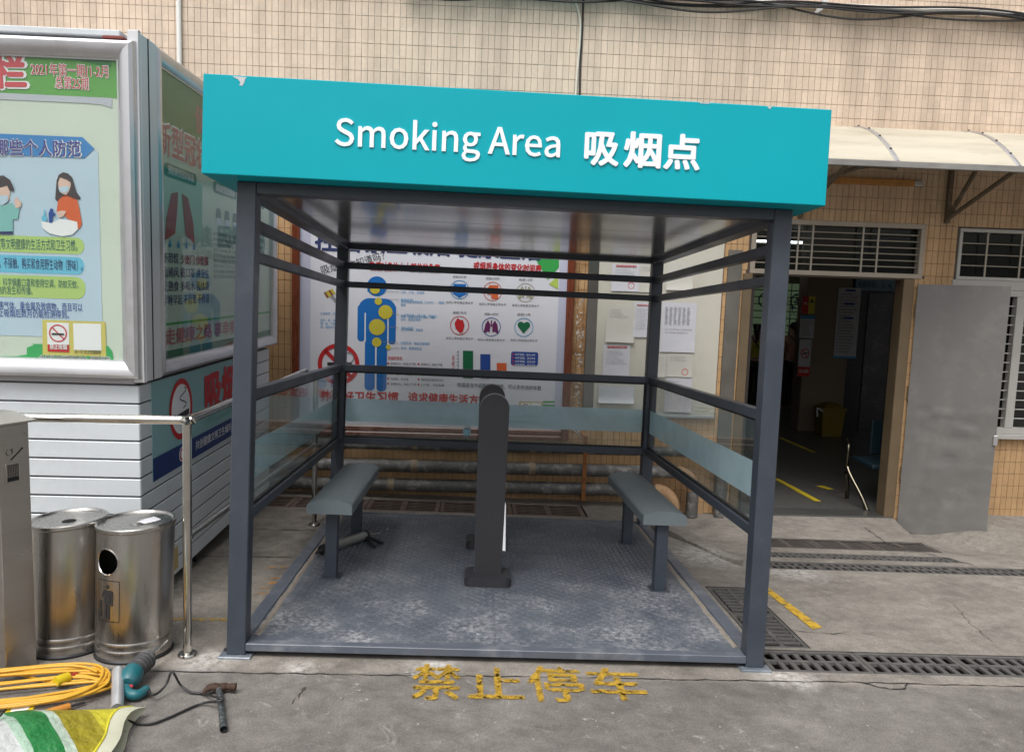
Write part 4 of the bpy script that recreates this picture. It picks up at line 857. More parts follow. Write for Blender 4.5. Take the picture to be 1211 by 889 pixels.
# yellow clinical waste bin
yb_ = thing('waste_bin', 'yellow plastic lidded bin with a bag knotted over it inside the hall', 'bin', BMAT @ T(6.32, 4.30, FL))
yp = pm('yellow_plastic', (0.19, 0.135, 0.01), 0.5)
def frus(m_, w0, d0, w1, d1, z0, z1):
    m_.ring_loft([[Vector((a*w0, b*d0, z0)) for a, b in ((-1, -1), (1, -1), (1, 1), (-1, 1))], [Vector((a*w1, b*d1, z1)) for a, b in ((-1, -1), (1, -1), (1, 1), (-1, 1))]], True, True, True, False)
mb = MB(); frus(mb, 0.14, 0.12, 0.17, 0.15, 0, 0.40); mb.build('body', yp, yb_)
mb = MB(); frus(mb, 0.18, 0.16, 0.18, 0.16, 0.40, 0.425); frus(mb, 0.165, 0.145, 0.06, 0.05, 0.425, 0.49); mb.build('lid', yp, yb_)
MB().tube(spline([(-0.18, -0.17, 0.38), (-0.27, -0.18, 0.42), (-0.26, -0.18, 0.30)], 6), 0.014, 8).build('bag_end', paper, yb_)
# steel waiting bench
ch = thing('waiting_chair', 'tubular steel waiting chair with a dark blue seat just inside the doorway', 'chair', BMAT @ T(4.93, 0.22, FL))
st = pm('satin_tube', (0.16, 0.145, 0.11), 0.28, 1.0)
MB().tube(spline([(-0.03, -0.02, 0.0), (-0.06, 0.06, 0.12), (-0.12, 0.2, 0.30), (-0.13, 0.26, 0.38)], 6), 0.020, 10).build('leg', st, ch)
MB().tube(spline([(-0.03, 0.42, 0.0), (-0.06, 0.36, 0.12), (-0.12, 0.28, 0.30)], 6), 0.020, 10).build('leg', st, ch)
MB().tube(spline([(-0.13, 0.26, 0.36), (-0.16, 0.20, 0.48), (-0.15, 0.22, 0.60), (-0.08, 0.40, 0.62), (0.02, 0.55, 0.56)], 6), 0.016, 10).build('armrest', st, ch)
MB().box(0.03, 0.9, 0.06, 0.50, 0.38, 0.43, 0.012).build('seat', pm('blue_seat', (0.008, 0.022, 0.032), 0.5), ch)
MB().box(0.20, 0.9, 0.47, 0.51, 0.45, 0.80, 0.012).build('backrest', pm('blue_seat', (0.008, 0.022, 0.032), 0.5), ch)
for k in (0, 1): MB().lathe([(0.0, 0), (0.024, 0), (0.024, 0.012), (0.0, 0.014)], 12, (-0.03, (-0.02, 0.42)[k], 0)).build('foot', blackp, ch)
# person at the counter, seen from behind
def skin_mesh(name, joints, edges, mat, parent, lev=2):
    me = bpy.data.meshes.new(name); me.from_pydata([j[0] for j in joints], edges, []); me.materials.append(mat)
    o = bpy.data.objects.new(name, me); COL.objects.link(o); o.parent = parent
    md = o.modifiers.new('skin', 'SKIN'); md.use_smooth_shade = True
    for i, j in enumerate(joints):
        sv = me.skin_vertices[0].data[i]; rr = j[1]; sv.radius = rr if isinstance(rr, tuple) else (rr, rr); sv.use_root = (i == 0)
    s2 = o.modifiers.new('sub', 'SUBSURF'); s2.levels = lev; s2.render_levels = lev
    return o
skinm = pm('skin', (0.45, 0.28, 0.20), 0.55); trs = pm('dark_cloth', (0.02, 0.02, 0.024), 0.85); hairm = pm('dark_hair', (0.012, 0.010, 0.010), 0.5)
J = [((0, 0, .86), .105), ((0, 0, 1.04), .092), ((0, 0.01, 1.22), (.125, .095)), ((0, 0.0, 1.31), .055), ((0, -.015, 1.41), .065), ((0, -.02, 1.50), .085),
     ((-.15, 0, 1.25), .048), ((-.20, .02, 1.02), .040), ((-.17, -.10, .84), .030), ((-.155, -.13, .77), .028), ((.15, 0, 1.25), .048), ((.20, .0, 1.02), .040), ((.13, -.18, .98), .032), ((.10, -.24, .98), .028),
     ((-.08, 0, .80), .085), ((-.085, .0, .46), .058), ((-.085, .02, .08), .040), ((-.09, -.12, .035), .034), ((.08, 0, .80), .085), ((.085, .0, .46), .058), ((.085, .02, .08), .040), ((.09, -.12, .035), .034)]
E_ = [(0,1),(1,2),(2,3),(3,4),(4,5),(2,6),(6,7),(7,8),(8,9),(2,10),(10,11),(11,12),(12,13),(0,14),(14,15),(15,16),(16,17),(0,18),(18,19),(19,20),(20,21)]
def person(label, M, topm):
    pe = thing('person', label, 'person', M)
    skin_mesh('body', [((x, -y, z), q) for (x, y, z), q in J], E_, skinm, pe)
    JT = [J[i] for i in (1, 2, 6, 7, 8, 10, 11, 12)]; JT = [((x, -y, z), (q if isinstance(q, tuple) else (q+.014, q+.014)) if not isinstance(q, tuple) else (q[0]+.018, q[1]+.018)) for (x, y, z), q in JT] + [((0, 0, .90), (.130, .115))]
    skin_mesh('top', JT, [(8,0),(0,1),(1,2),(2,3),(3,4),(1,5),(5,6),(6,7)], topm, pe)
    JP = [J[i] for i in (0, 14, 15, 16, 18, 19, 20)]; JP = [((x, -y, z), q+.012) for (x, y, z), q in JP]
    skin_mesh('trousers', JP, [(0,1),(1,2),(2,3),(0,4),(4,5),(5,6)], trs, pe)
    skin_mesh('hair', [((0, -.005, 1.51), .102), ((0, -.04, 1.44), .075), ((0, -.10, 1.42), .035), ((.01, -.12, 1.30), .036), ((.01, -.115, 1.20), .014)], [(0,1),(1,2),(2,3),(3,4)], hairm, pe)
    MB().tube(spline([(-.14, -.06, 1.33), (0.0, -.135, 1.18), (.13, -.12, .98)], 6), 0.008, 6).build('bag_strap', trs, pe)
    return pe
person('person in a salmon top and dark trousers, ponytail, facing away inside the hall', BMAT @ T(6.60, 6.6, FL) @ RZ(R_(12)) @ Matrix.Scale(1.04, 4), pm('salmon_cloth', (0.55, 0.28, 0.18), 0.8))
person('person in a yellow-green top half hidden behind the shelter post, deep in the hall', BMAT @ T(LY(889, 486, 6.9).x, 6.9, FL) @ RZ(R_(-20)), pm('lime_cloth', (0.45, 0.42, 0.05), 0.8))
# ================================================================ the smoking shelter
random.seed(5)
W, D, H, P = 2.5, 2.592, 2.150, 0.0856
Z2, Z3, Z4, Z5, ZT, ZB0, ZB1 = 1.998, 1.854, 1.222, 0.662, 2.099, 0.028, 0.0616
sh = thing('smoking_shelter', 'slate grey steel smoking shelter with a teal sign band and open front', 'shelter', T(0, 0, 0))
B = 0.004
for x0 in (0, W-P):
    for y0 in (0, D-P):
        po = MB().box(x0, x0+P, y0, y0+P, 0.010, H, B).build('post', slate, sh)
        MB().box(x0-0.03, x0+P+0.03, y0-0.03, y0+P+0.03, -0.002, 0.010, 0.002).build('base_plate', pm('bare_plate', (0.20, 0.23, 0.27), 0.4, 0.4, var=0.2, dirt=(0.5, 0.5, 0.5), damt=0.5, dscale=12), po)
        for bx in (-0.016, P+0.016):
            MB().lathe([(0, 0.024), (0.008, 0.022), (0.009, 0.010), (0.011, 0.010)], 6, (x0+bx, y0+P/2, 0)).build('bolt', graphite, po)
def rail(nm, x0, x1, y0, y1, z0, z1, mat=slate): return MB().box(x0, x1, y0, y1, z0, z1, 0.003).build(nm, mat, sh)
rail('header_beam', P, W-P, 0, P, ZT, H); rail('header_beam', P, W-P, D-P, D, ZT, H); rail('header_beam', 0, P, P, D-P, ZT, H); rail('header_beam', W-P, W, P, D-P, ZT, H)
th = 0.05; o_ = (P-th)/2
for zt, hh in ((Z2, 0.048), (Z3, 0.045), (Z4, 0.050), (Z5, 0.050)):
    rail('rail', P, W-P, D-P, D-P+th, zt-hh, zt); rail('rail', o_, o_+th, P, D-P, zt-hh, zt); rail('rail', W-o_-th, W-o_, P, D-P, zt-hh, zt)
# glass with a frosted band and black gaskets
gask = pm('gasket', (0.012, 0.012, 0.013), 0.6)
def pane(ax, c, a0, a1):
    zl, zh = Z5, Z4-0.050
    def bx(u0, u1, z0, z1, t0, t1): 
        m_ = MB(); (m_.box(u0, u1, c+t0, c+t1, z0, z1) if ax == 'x' else m_.box(c+t0, c+t1, u0, u1, z0, z1)); return m_
    g = bx(a0, a1, zl, zh, -0.003, 0.003).build('glass_pane', panelg, sh)
    bx(a0+0.004, a1-0.004, 0.785, 0.962, -0.0045, -0.0034).build('frosted_band', frost, g)
    m_ = MB()
    for u0, u1, z0, z1 in ((a0, a1, zl, zl+0.012), (a0, a1, zh-0.012, zh), (a0, a0+0.012, zl+0.012, zh-0.012), (a1-0.012, a1, zl+0.012, zh-0.012)):
        q = bx(u0, u1, z0, z1, -0.009, 0.009); m_.add(q.v, q.f)
    m_.build('gasket', gask, g)
pane('x', D-P+th/2, P, W-P); pane('y', o_+th/2, P, D-P); pane('y', W-o_-th/2, P, D-P)
# roof band with lettering
SX0, SX1, SY0, SZ1 = -0.108, 2.589, -0.137, 2.565
roof = MB().box(SX0, SX1, SY0, D+0.12, H+0.0005, SZ1, 0.003).build('roof_band', teal, sh)
ceilm = pm('glossy_ceiling', (0.15, 0.142, 0.135), 0.17, var=0.08, scale=1.2, spec=0.9, rvar=0.05, coat=0.3, bump=0.015, bscale=3)
for k in range(3):
    y0 = P + (D-2*P)*k/3; MB().box(P, W-P, y0+0.003, y0+(D-2*P)/3-0.003, H-0.022, H-0.004, 0.002).build('ceiling_panel', ceilm, sh)
sp = Panel(roof, (0, SY0-0.001, 0), (1, 0, 0), (0, 0, 1), (0, -1, 0), None)
def sgn(uu, vv): d = ray(uu, vv); q = CAM_P + d*((SY0-CAM_P.y)/d.y); return q.x, q.z
def raised(s, bold, c0, c1, h, name):
    """one raised acrylic letter; c0/c1 baseline ends in the plane of the band"""
    asc = s.isascii(); vs_, fs = glyphs(s, bold if asc else 0.0, FONT if asc else None); xs_ = [q[0] for q in vs_]; x0, x1 = min(xs_), max(xs_); e = (c1[0]-c0[0])/(x1-x0)
    from collections import Counter
    ec = Counter(); od = {}; m_ = MB()
    for q in fs:
        for i in range(len(q)): k = tuple(sorted((q[i], q[(i+1) % len(q)]))); ec[k] += 1; od[k] = (q[i], q[(i+1) % len(q)])
    for j, (dx, dy) in enumerate([(0, 0)] if asc else strokes(bold)):
        A = [(c0[0]+(a-x0+dx)*e, SY0-0.006-0.00012*j, c0[1]+(b_+dy)*h) for a, b_ in vs_]; n_ = len(A)
        Bk = [(a, SY0+0.0005, c_) for a, b_, c_ in A]; m_.add(A, fs); m_.add(A + Bk, [(a, b_, b_+n_, a+n_) for (a, b_) in [od[k] for k in ec if ec[k] == 1]])
    o = m_.build(name, white, roof); return o
line = 'Smoking Area'
cA, cB = sgn(396, 173.5), sgn(662, 184.5)
# natural advance of each letter
full, _ = glyphs(line, 0.012, FONT); fx0 = min(q[0] for q in full); fx1 = max(q[0] for q in full); sc_ = (cB[0]-cA[0])/(fx1-fx0)
pos = 0
for i, chx in enumerate(line):
    if chx == ' ': continue
    pre = glyphs(line[:i+1], 0.012, FONT)[0]; one = glyphs(chx, 0.012, FONT)[0]; wone = max(q[0] for q in one) - min(q[0] for q in one)
    r1 = max(q[0] for q in pre); l1 = r1 - wone
    bz = cA[1] + (cB[1]-cA[1])*((l1-fx0)/(fx1-fx0))
    raised(chx, 0.012, (cA[0]+(l1-fx0)*sc_, cA[1]*.5+cB[1]*.5), (cA[0]+(r1-fx0)*sc_, bz), sc_*1.0, 'letter')
for chx, a, b_ in (('吸', (691.5, 191), (730, 196)), ('烟', (738, 193.5), (779.5, 199)), ('点', (785, 195.5), (825.5, 201))):
    q0, q1 = sgn(*a), sgn(*b_); raised(chx, 0.028, (q0[0], 2.287), (q1[0], 2.287), 0.158, 'character')
chip = pm('primer_chip', (0.50, 0.52, 0.54), 0.6)
for pts in ([(275, 90.5), (292, 91.5), (290, 94), (289, 98), (286.5, 102), (283, 101), (284.5, 98), (282, 94.5), (278, 92.5)], [(907, 126), (913, 126.4), (910.5, 129.5), (908.5, 128)], [(826, 121.4), (840, 122.2), (838, 123.2), (828, 122.6)]):
    q = [sgn(*c) for c in pts]; m_ = MB(); m_.add([(a, SY0-0.0012, min(z, SZ1-0.002)) for a, z in q], [list(range(len(q)))]); m_.build('paint_chip', chip, roof)
# floor: chequer plate in a raised frame
def plate_material():
    m, nt, N, K, b = nmat('dusty_plate')
    tc = N.new('ShaderNodeTexCoord'); P_ = tc.outputs['Object']
    def noise(sc, det=8, ro=0.7): n = N.new('ShaderNodeTexNoise'); n.inputs['Scale'].default_value = sc; n.inputs['Detail'].default_value = det; n.inputs['Roughness'].default_value = ro; K.new(P_, n.inputs['Vector']); return n.outputs['Fac']
    def rng(v, a, b_, c, d): q = N.new('ShaderNodeMapRange'); q.inputs['From Min'].default_value = a; q.inputs['From Max'].default_value = b_; q.inputs['To Min'].default_value = c; q.inputs['To Max'].default_value = d; K.new(v, q.inputs['Value']); return q.outputs[0]
    def mix(fac, A, B_):
        q = N.new('ShaderNodeMix'); q.data_type = 'RGBA'; K.new(fac, q.inputs[0])
        for nm, v in (('A', A), ('B', B_)):
            if isinstance(v, tuple): q.inputs[nm].default_value = L3(v)
            else: K.new(v, q.inputs[nm])
        return q.outputs['Result']
    def mul(a, b_): q = N.new('ShaderNodeMath'); q.operation = 'MULTIPLY'; K.new(a, q.inputs[0]); (K.new(b_, q.inputs[1]) if not isinstance(b_, float) else setattr(q.inputs[1], 'default_value', b_)); return q.outputs[0]
    c = mix(rng(noise(2.2), 0.35, 0.7, 0, 1), (0.066, 0.078, 0.100), (0.122, 0.136, 0.156))
    sx = N.new('ShaderNodeSeparateXYZ'); K.new(P_, sx.inputs[0])
    d1 = mul(rng(noise(2.8, 6, .6), 0.42, 0.62, 0, 1), rng(noise(38, 5), 0.42, 0.60, 0, 1))
    dust_y = rng(sx.outputs['Y'], 1.35, 0.25, 0.18, 1.0)        # dust thins out from the open front edge inwards
    c = mix(mul(mul(d1, dust_y), 0.72), c, (0.42, 0.42, 0.43))
    K.new(c, b.inputs['Base Color']); K.new(rng(noise(5), 0.3, 0.7, 0.38, 0.62), b.inputs['Roughness'])
    bp = N.new('ShaderNodeBump'); bp.inputs['Strength'].default_value = 0.15; bp.inputs['Distance'].default_value = 0.004; K.new(noise(60), bp.inputs['Height']); K.new(bp.outputs[0], b.inputs['Normal'])
    return m
platem = plate_material(); MATS['plate'] = platem
fp = MB(); XM = 1.235
for a, b_ in ((P, XM-0.0006), (XM+0.0006, W-P)): fp.box(a, b_, P-0.04, D-0.02, 0.040, 0.0595)
fl_ = fp.build('floor_plate', platem, sh)
mb = MB(); pitch = 0.034; ny = int((D-P-0.08)/pitch); nx = int((W-2*P-0.12)/pitch)
for j in range(ny):
    for i in range(nx):
        cx, cy = P+0.075+i*pitch, P+0.01+j*pitch; an = R_(38) if (i+j) % 2 else R_(-38); l_, w_ = 0.0165, 0.0042; ca, sa = math.cos(an), math.sin(an)
        q = [(-l_, 0), (0, -w_), (l_, 0), (0, w_)]; top = 0.0632
        Bq = [(cx+a*ca-b_*sa, cy+a*sa+b_*ca, 0.0593) for a, b_ in q]; Tq = [(cx+.6*(a*ca-b_*sa), cy+.6*(a*sa+b_*ca), top) for a, b_ in q]
        mb.add(Bq+Tq, [(4,5,6,7), (0,1,5,4), (1,2,6,5), (2,3,7,6), (3,0,4,7)])
me = bpy.data.meshes.new('tread_lugs'); me.from_pydata(mb.v, [], mb.f); me.update(); mobj('tread_lugs', me, platem, fl_, kind='stuff')
sl2 = pm('slate_paint_worn', (0.085, 0.098, 0.125), 0.42, var=0.12, scale=4, dirt=(0.30, 0.31, 0.32), damt=0.5, dscale=7)
rail('floor_beam', P, W-P, 0, P-0.035, ZB0, ZB1+0.002, sl2); rail('floor_beam', P, W-P, D-0.02, D, ZB0, ZB1+0.004, sl2)
for x0, x1 in ((0.012, P), (W-P, W-0.012)): rail('floor_beam', x0, x1, P, D-P, ZB0, ZB1+0.006, sl2)
seal = pm('weld_sealant', (0.23, 0.20, 0.17), 0.9, var=0.3, scale=40, bump=0.4)
for x0 in (P+0.004, W-P-0.034):
    mb = MB(); rings = []
    for k in range(30):
        y = P+0.02+(D-2*P-0.06)*k/29; j = random.uniform(-0.006, 0.006); rings.append([Vector((x0+j, y, 0.0590)), Vector((x0+0.010+j, y, 0.0640)), Vector((x0+0.022+j, y, 0.0640)), Vector((x0+0.030+j, y, 0.0590))])
    mb.ring_loft(rings, False, smooth_=True); mb.build('sealant_bead', seal, sh)

# ---- benches
def bench(label, x0, legs):
    t = thing('bench', label, 'bench', T(x0, 0.875, ZB1-0.002), 'benches bolted inside the shelter')
    w_, L_, z0 = 0.256, 1.235, 0.400; n = 12
    prof = [(0, 0), (w_, 0), (w_, 0.046)] + [(w_/2 + w_/2*math.cos(math.pi*k/n), 0.046+0.036*math.sin(math.pi*k/n)**1.0) for k in range(1, n)] + [(0, 0.046)]
    m_ = MB(); N_ = len(prof); A = [(a, 0, z0+b_) for a, b_ in prof]; C_ = [(a, L_, z0+b_) for a, b_ in prof]
    m_.add(A+C_, [(i, (i+1) % N_, N_+(i+1) % N_, N_+i) for i in range(N_)]); m_.add(A, [list(range(N_))[::-1]]); m_.add(C_, [list(range(N_))])
    m_.build('seat', pm('bench_paint', (0.150, 0.180, 0.195), 0.5, var=0.12, scale=3, dirt=(0.20, 0.225, 0.235), damt=0.6, dscale=4), t)
    for y_ in legs:
        lg = MB().box(w_/2-0.034, w_/2+0.034, y_-0.02, y_+0.05, 0.006, z0, 0.003).build('leg', slate, t)
        MB().box(w_/2-0.055, w_/2+0.06, y_-0.035, y_+0.065, 0, 0.007, 0.001).build('foot_plate', slate, lg)
    return t
bench('curved-top grey bench by the display cabinet side of the shelter', 0.163, (0.11, 1.075))
bench('curved-top grey bench on the doorway side of the shelter', 2.085, (0.06, 1.065))
# ---- ashtray columns
def column(label, cy):
    t = thing('ashtray_column', label, 'ashtray column', T(1.205, cy, ZB1-0.002), 'ashtray columns in the middle of the shelter')
    m_ = MB(); m_.prism(rrect(-0.136, 0.136, -0.115, 0.115, 0.04, 6), lambda a, b_, q: (a, b_, q), 0, 0.046); m_.prism(rrect(-0.130, 0.130, -0.109, 0.109, 0.038, 6), lambda a, b_, q: (a, b_, q), 0.046, 0.052); m_.build('base', graphite, t)
    hw0, hw1, zt = 0.080, 0.086, 1.108
    poly = [(-hw0, 0.05), (hw0, 0.05)] + [(hw1*math.cos(math.pi*k/20), zt-hw1+hw1*math.sin(math.pi*k/20)) for k in range(21)]
    m_ = MB(); m_.prism(poly, lambda a, b_, q: (a, q, b_), -0.015, 0.0615); m_.build('body', graphite, t)
    poly2 = [(a*0.965, b_ if b_ < 0.1 else 0.05+(b_-0.05)*0.996) for a, b_ in poly]
    MB().prism(poly2, lambda a, b_, q: (a, q, b_), -0.018, -0.0148).build('front_plate', graphite, t)
    MB().prism([(a*1.01, 0.052+(b_-0.05)*1.003) for a, b_ in poly], lambda a, b_, q: (a, q, b_), 0.005, 0.0155).build('band', pm('grey_band', (0.22, 0.22, 0.25), 0.4), t)
    return t
column('dark rounded-top ashtray column with a white paper strip on its edge', 1.005)
column('dark rounded-top ashtray column half hidden behind its twin in the shelter', 1.765)
mb = MB(); A = [(1.2935, 1.03, 0.255), (1.297, 1.075, 0.255), (1.2925, 1.075, 0.55), (1.2915, 1.06, 0.55)]
A = [(1.286, 0.9885, 0.25), (1.302, 0.985, 0.25), (1.2935, 0.989, 0.52), (1.289, 0.990, 0.54)]
mb.add(A, [(0, 1, 2, 3)]); mb.add([(a+0.0015, b_+0.002, c_) for a, b_, c_ in A], [(3, 2, 1, 0)]); o = mb.build('paper_strip', white, None); tag(o, 'white paper strip peeling off the edge of the ashtray column', 'paper')
# ---- caulking gun under the bench
cg = thing('caulking_gun', 'silver caulking gun with black handles lying under a shelter bench', 'caulking gun', T(0, 0, 0))
a, b_ = Vector((0.165, 1.44, 0.095)), Vector((0.375, 1.80, 0.095))
MB().cyl(a, b_, 0.031, n=20).build('barrel', pm('gun_tube', (0.33, 0.34, 0.33), 0.35, 0.6, var=0.15, scale=8), cg)
MB().cyl(b_ - (b_-a)*0.02, b_ + (b_-a)*0.03, 0.036, n=20).build('collar', blackp, cg); MB().cyl(a - (b_-a)*0.05, a+(b_-a)*0.01, 0.034, n=20).build('collar', blackp, cg)
MB().tube([a - (b_-a)*0.05, a - (b_-a)*0.18 - Vector((0, 0, 0.01))], [0.018, 0.006], 12).build('nozzle', blackp, cg)
MB().tube(spline([b_, b_+Vector((0.06, -0.04, -0.015)), b_+Vector((0.13, -0.10, -0.022))], 4), 0.011, 8).build('handle', blackp, cg)
MB().tube(spline([b_, b_+Vector((0.05, -0.10, -0.02)), b_+Vector((0.09, -0.19, -0.024))], 4), 0.010, 8).build('trigger', blackp, cg)
MB().tube(spline([b_, b_+Vector((0.08, 0.10, -0.01)), b_+Vector((0.14, 0.12, 0.02)), b_+Vector((0.11, 0.16, 0.03))], 6), 0.0035, 6).build('plunger_rod', chrome, cg)
# bottle on the pipe behind the glass
bt = thing('water_bottle', 'small clear plastic water bottle with a blue label standing on the wall pipe', 'bottle', BMAT @ T(LY(552, 515, -0.12).x, -0.12, 0.517))
clear = glass('clear_plastic', (0.82, 0.90, 0.92), 1.4, 0.05, 0.10, (0.7, 0.75, 0.75))
MB().lathe([(0.0, 0), (0.030, 0.0), (0.033, 0.01), (0.031, 0.05), (0.033, 0.06), (0.033, 0.125), (0.026, 0.145), (0.013, 0.165), (0.013, 0.175), (0, 0.176)], 20).build('body', clear, bt)
MB().lathe([(0.0338, 0.060), (0.0338, 0.118)], 20).build('label', ink('bottle_label', (0.20, 0.48, 0.66)), bt); MB().lathe([(0, 0.190), (0.014, 0.190), (0.0145, 0.172), (0, 0.172)], 14).build('cap', white_i, bt)

# ================================================================ the display cabinet (upright, square to the building)
dc = thing('display_cabinet', 'aluminium-framed poster cabinet on a white slatted base beside the shelter', 'display cabinet', BMAT)
FX, FY = -0.575, -3.075            # corner of the slatted base: right side plane, front plane
ZL, ZM = 0.20, 1.352
DX0, DY1 = -3.2, -0.62
MB().box(DX0+0.03, FX-0.012, FY+0.012, DY1-0.03, ZL+0.01, ZM-0.004).build('base_core', pm('core', (0.10, 0.10, 0.10), 0.8), dc)
ns = 12; shh = (ZM-ZL)/ns
mf = MB().box(DX0, FX+0.0, FY, FY+0.012, 0, shh-0.008, 0.004).mesh('slat'); mf.materials.append(slatw)
ms = MB().box(FX-0.012, FX-0.0005, FY+0.0125, DY1, 0, shh-0.008, 0.004).mesh('slat'); ms.materials.append(slatw)
for k in range(ns):
    mobj('slat', mf, None, dc, T(0, 0, ZL+shh*k)); mobj('slat', ms, None, dc, T(0, 0, ZL+shh*k))
for x, y in ((FX-0.06, -2.9), (FX-0.06, -2.17), (FX-0.06, -1.3), (FX-0.06, -0.75), (-2.0, -2.9)):
    lg = MB().box(x-0.02, x+0.02, y-0.02, y+0.02, -0.05 - y*0.05 - 0.0, ZL+0.02, 0.003).build('leg', graphite, dc)
    MB().box(x-0.035, x+0.035, y-0.035, y+0.035, -0.052 - y*0.05, -0.04 - y*0.05, 0.002).build('foot', graphite, lg)
# upper body
UF, US = FY-0.075, FX+0.045        # front face and side face planes of the frames
MB().box(DX0, FX-0.02, FY+0.0, DY1-0.02, ZM, 3.02, 0.004).build('case', pm('case_grey', (0.42, 0.42, 0.43), 0.5, 0.4, var=0.06), dc)
mb = MB(); mb.box(DX0, FX-0.04, FY-0.04, DY1, 3.02, 3.05, 0.004); top = mb.build('top_board', slatw, dc)
mb = MB(); mb.box(FX-0.12, FX-0.02, FY-0.05, FY+0.10, 3.008, 3.0195, 0.002); mb.build('red_lining', pm('red_lining', (0.22, 0.04, 0.03), 0.6), dc)
def moulding(nm, org, U_, V_, N_, w_, h_, fw_=0.075, dp=0.075):
    """mitred frame with a rounded profile: outer w_ x h_, profile width fw_, depth dp"""
    prof = [(0, 0), (0, 0.55), (0.06, 0.85), (0.22, 1.0), (0.50, 0.98), (0.78, 0.72), (0.90, 0.60), (0.92, 0.52), (1.0, 0.50), (1.0, 0.25)]
    m_ = MB(); rings = []
    for cx, cy, sx_, sy_ in ((0, 0, 1, 1), (w_, 0, -1, 1), (w_, h_, -1, -1), (0, h_, 1, -1)):
        rings.append([Vector(org) + Vector(U_)*(cx+sx_*a*fw_) + Vector(V_)*(cy+sy_*a*fw_) + Vector(N_)*(b_*dp) for a, b_ in prof])
    obs_ = []
    for k in range(4):
        q = MB(); q.ring_loft([rings[k], rings[(k+1) % 4]], False, smooth_=True); obs_.append(q.build(nm, alu, dc))
    return obs_
z0f, z1f = LY(150, 449, UF).z, LY(150, 46, UF).z
xr = LY(163.5, 250, UF+0.03).x
moulding('frame_moulding', (DX0+0.02, FY, z0f), (1, 0, 0), (0, 0, 1), (0, -1, 0), xr-DX0-0.02, z1f-z0f, 0.092, 0.075)
y0s = LX(190.5, 250, US).y
zs0 = LX(191, 446, US).z; zs1 = LX(186, 53, US).z
moulding('frame_moulding', (FX-0.02, y0s, zs0), (0, 1, 0), (0, 0, 1), (1, 0, 0), DY1+0.09-y0s, zs1-zs0, 0.080, 0.065)
stripm = pm('satin_strip', (0.62, 0.62, 0.64), 0.55, 0.0, var=0.05, scale=2); ymid = (FY-0.03+y0s)/2
MB().box(US-0.0065, US-0.0045, ymid-0.006, ymid+0.006, zs0, zs1-0.003).build('corner_gap', darkv, dc)
ca, cb = LY(164.5, 250, FY-0.02), LX(180, 250, FX-0.0)
mb = MB(); mb.box(xr+0.006, FX-0.004, FY-0.035, FY-0.004, zs0-0.005, zs1+0.003, 0.004); mb.build('corner_strip', stripm, dc)
mb = MB(); mb.box(FX-0.0035, US-0.006, FY-0.03, y0s-0.004, zs0-0.004, zs1, 0.004); mb.build('corner_strip', stripm, dc)
# ---- front sheet
fx0, fx1, fz0, fz1 = DX0+0.11, xr-0.088, z0f+0.088, z1f-0.088; FPY = FY-0.024
MB().box(fx0, fx1, FPY, FY-0.001, fz0, fz1).build('front_sheet', ink('pale_sage', (0.56, 0.62, 0.54)), dc)
p = Panel(dc, (0, FPY-0.0005, 0), (1, 0, 0), (0, 0, 1), (0, -1, 0), lambda a, b: LY(a, b, FPY-0.0005))
g1 = ink('leaf_green', (0.10, 0.33, 0.06)); g0 = ink('deep_green', (0.035, 0.20, 0.055)); pinkred = ink('pinkish_red', (0.55, 0.06, 0.08)); lilac = ink('lilac_grey', (0.45, 0.47, 0.53)); iceb = ink('ice_blue', (0.45, 0.57, 0.68)); azure = ink('azure', (0.03, 0.20, 0.50)); peri = ink('indigo', (0.05, 0.05, 0.25)); aqua = ink('aqua', (0.13, 0.47, 0.66)); limep = ink('lime_pale', (0.40, 0.56, 0.17)); teal_t = ink('dark_teal', (0.03, 0.13, 0.13))
p.poly('green_header', g1, [(fx0, p.px(0, 109)[1]), (fx1, p.px(130, 116)[1]), (fx1, fz1), (fx0, fz1)], 1, False)
p.poly('green_header_shade', g0, [(-250, 41), (132, 60), (132, 80), (60, 66), (-250, 58)], 2)
p.poly('grey_band', lilac, [(-400, 91.5), (132.5, 116.3), (132.5, 128), (120, 124), (100, 122.3), (-400, 99)], 2)
p.text('title_outline', white_i, '宣传栏', (-88, 100), (33, 101.5), None, 0.075, 3); p.text('title', pinkred, '宣传栏', (-86, 100), (31, 101), None, 0.04, 4)
p.text('issue_outline', white_i, '2021年第一期(1-2月', (37, 88), (128.5, 91.5), 0.064, 0.04, 3); p.text('issue_line', pinkred, '2021年第一期(1-2月', (37.5, 88), (128, 91.5), 0.063, 0.012, 4)
p.text('issue_outline', white_i, '总第25期', (65.5, 103.5), (105.5, 106), 0.064, 0.04, 3); p.text('issue_line', pinkred, '总第25期', (66, 103.5), (105, 106), 0.063, 0.012, 4)
p.poly('inner_sheet', iceb, [(-400, 142), (98, 163), (114, 178), (116, 180), (121.5, 400), (-400, 384)], 1)
p.poly('blue_arrow', azure, [(-400, 141.5), (98, 162.5), (112, 176), (100, 187.5), (-400, 166.5)], 3)
p.text('arrow_outline', white_i, '应做好哪些个人防范', (-57, 180.5), (97, 184.5), 0.082, 0.045, 4); p.text('arrow_title', peri, '应做好哪些个人防范', (-56, 180.5), (96, 184), 0.080, 0.020, 5)
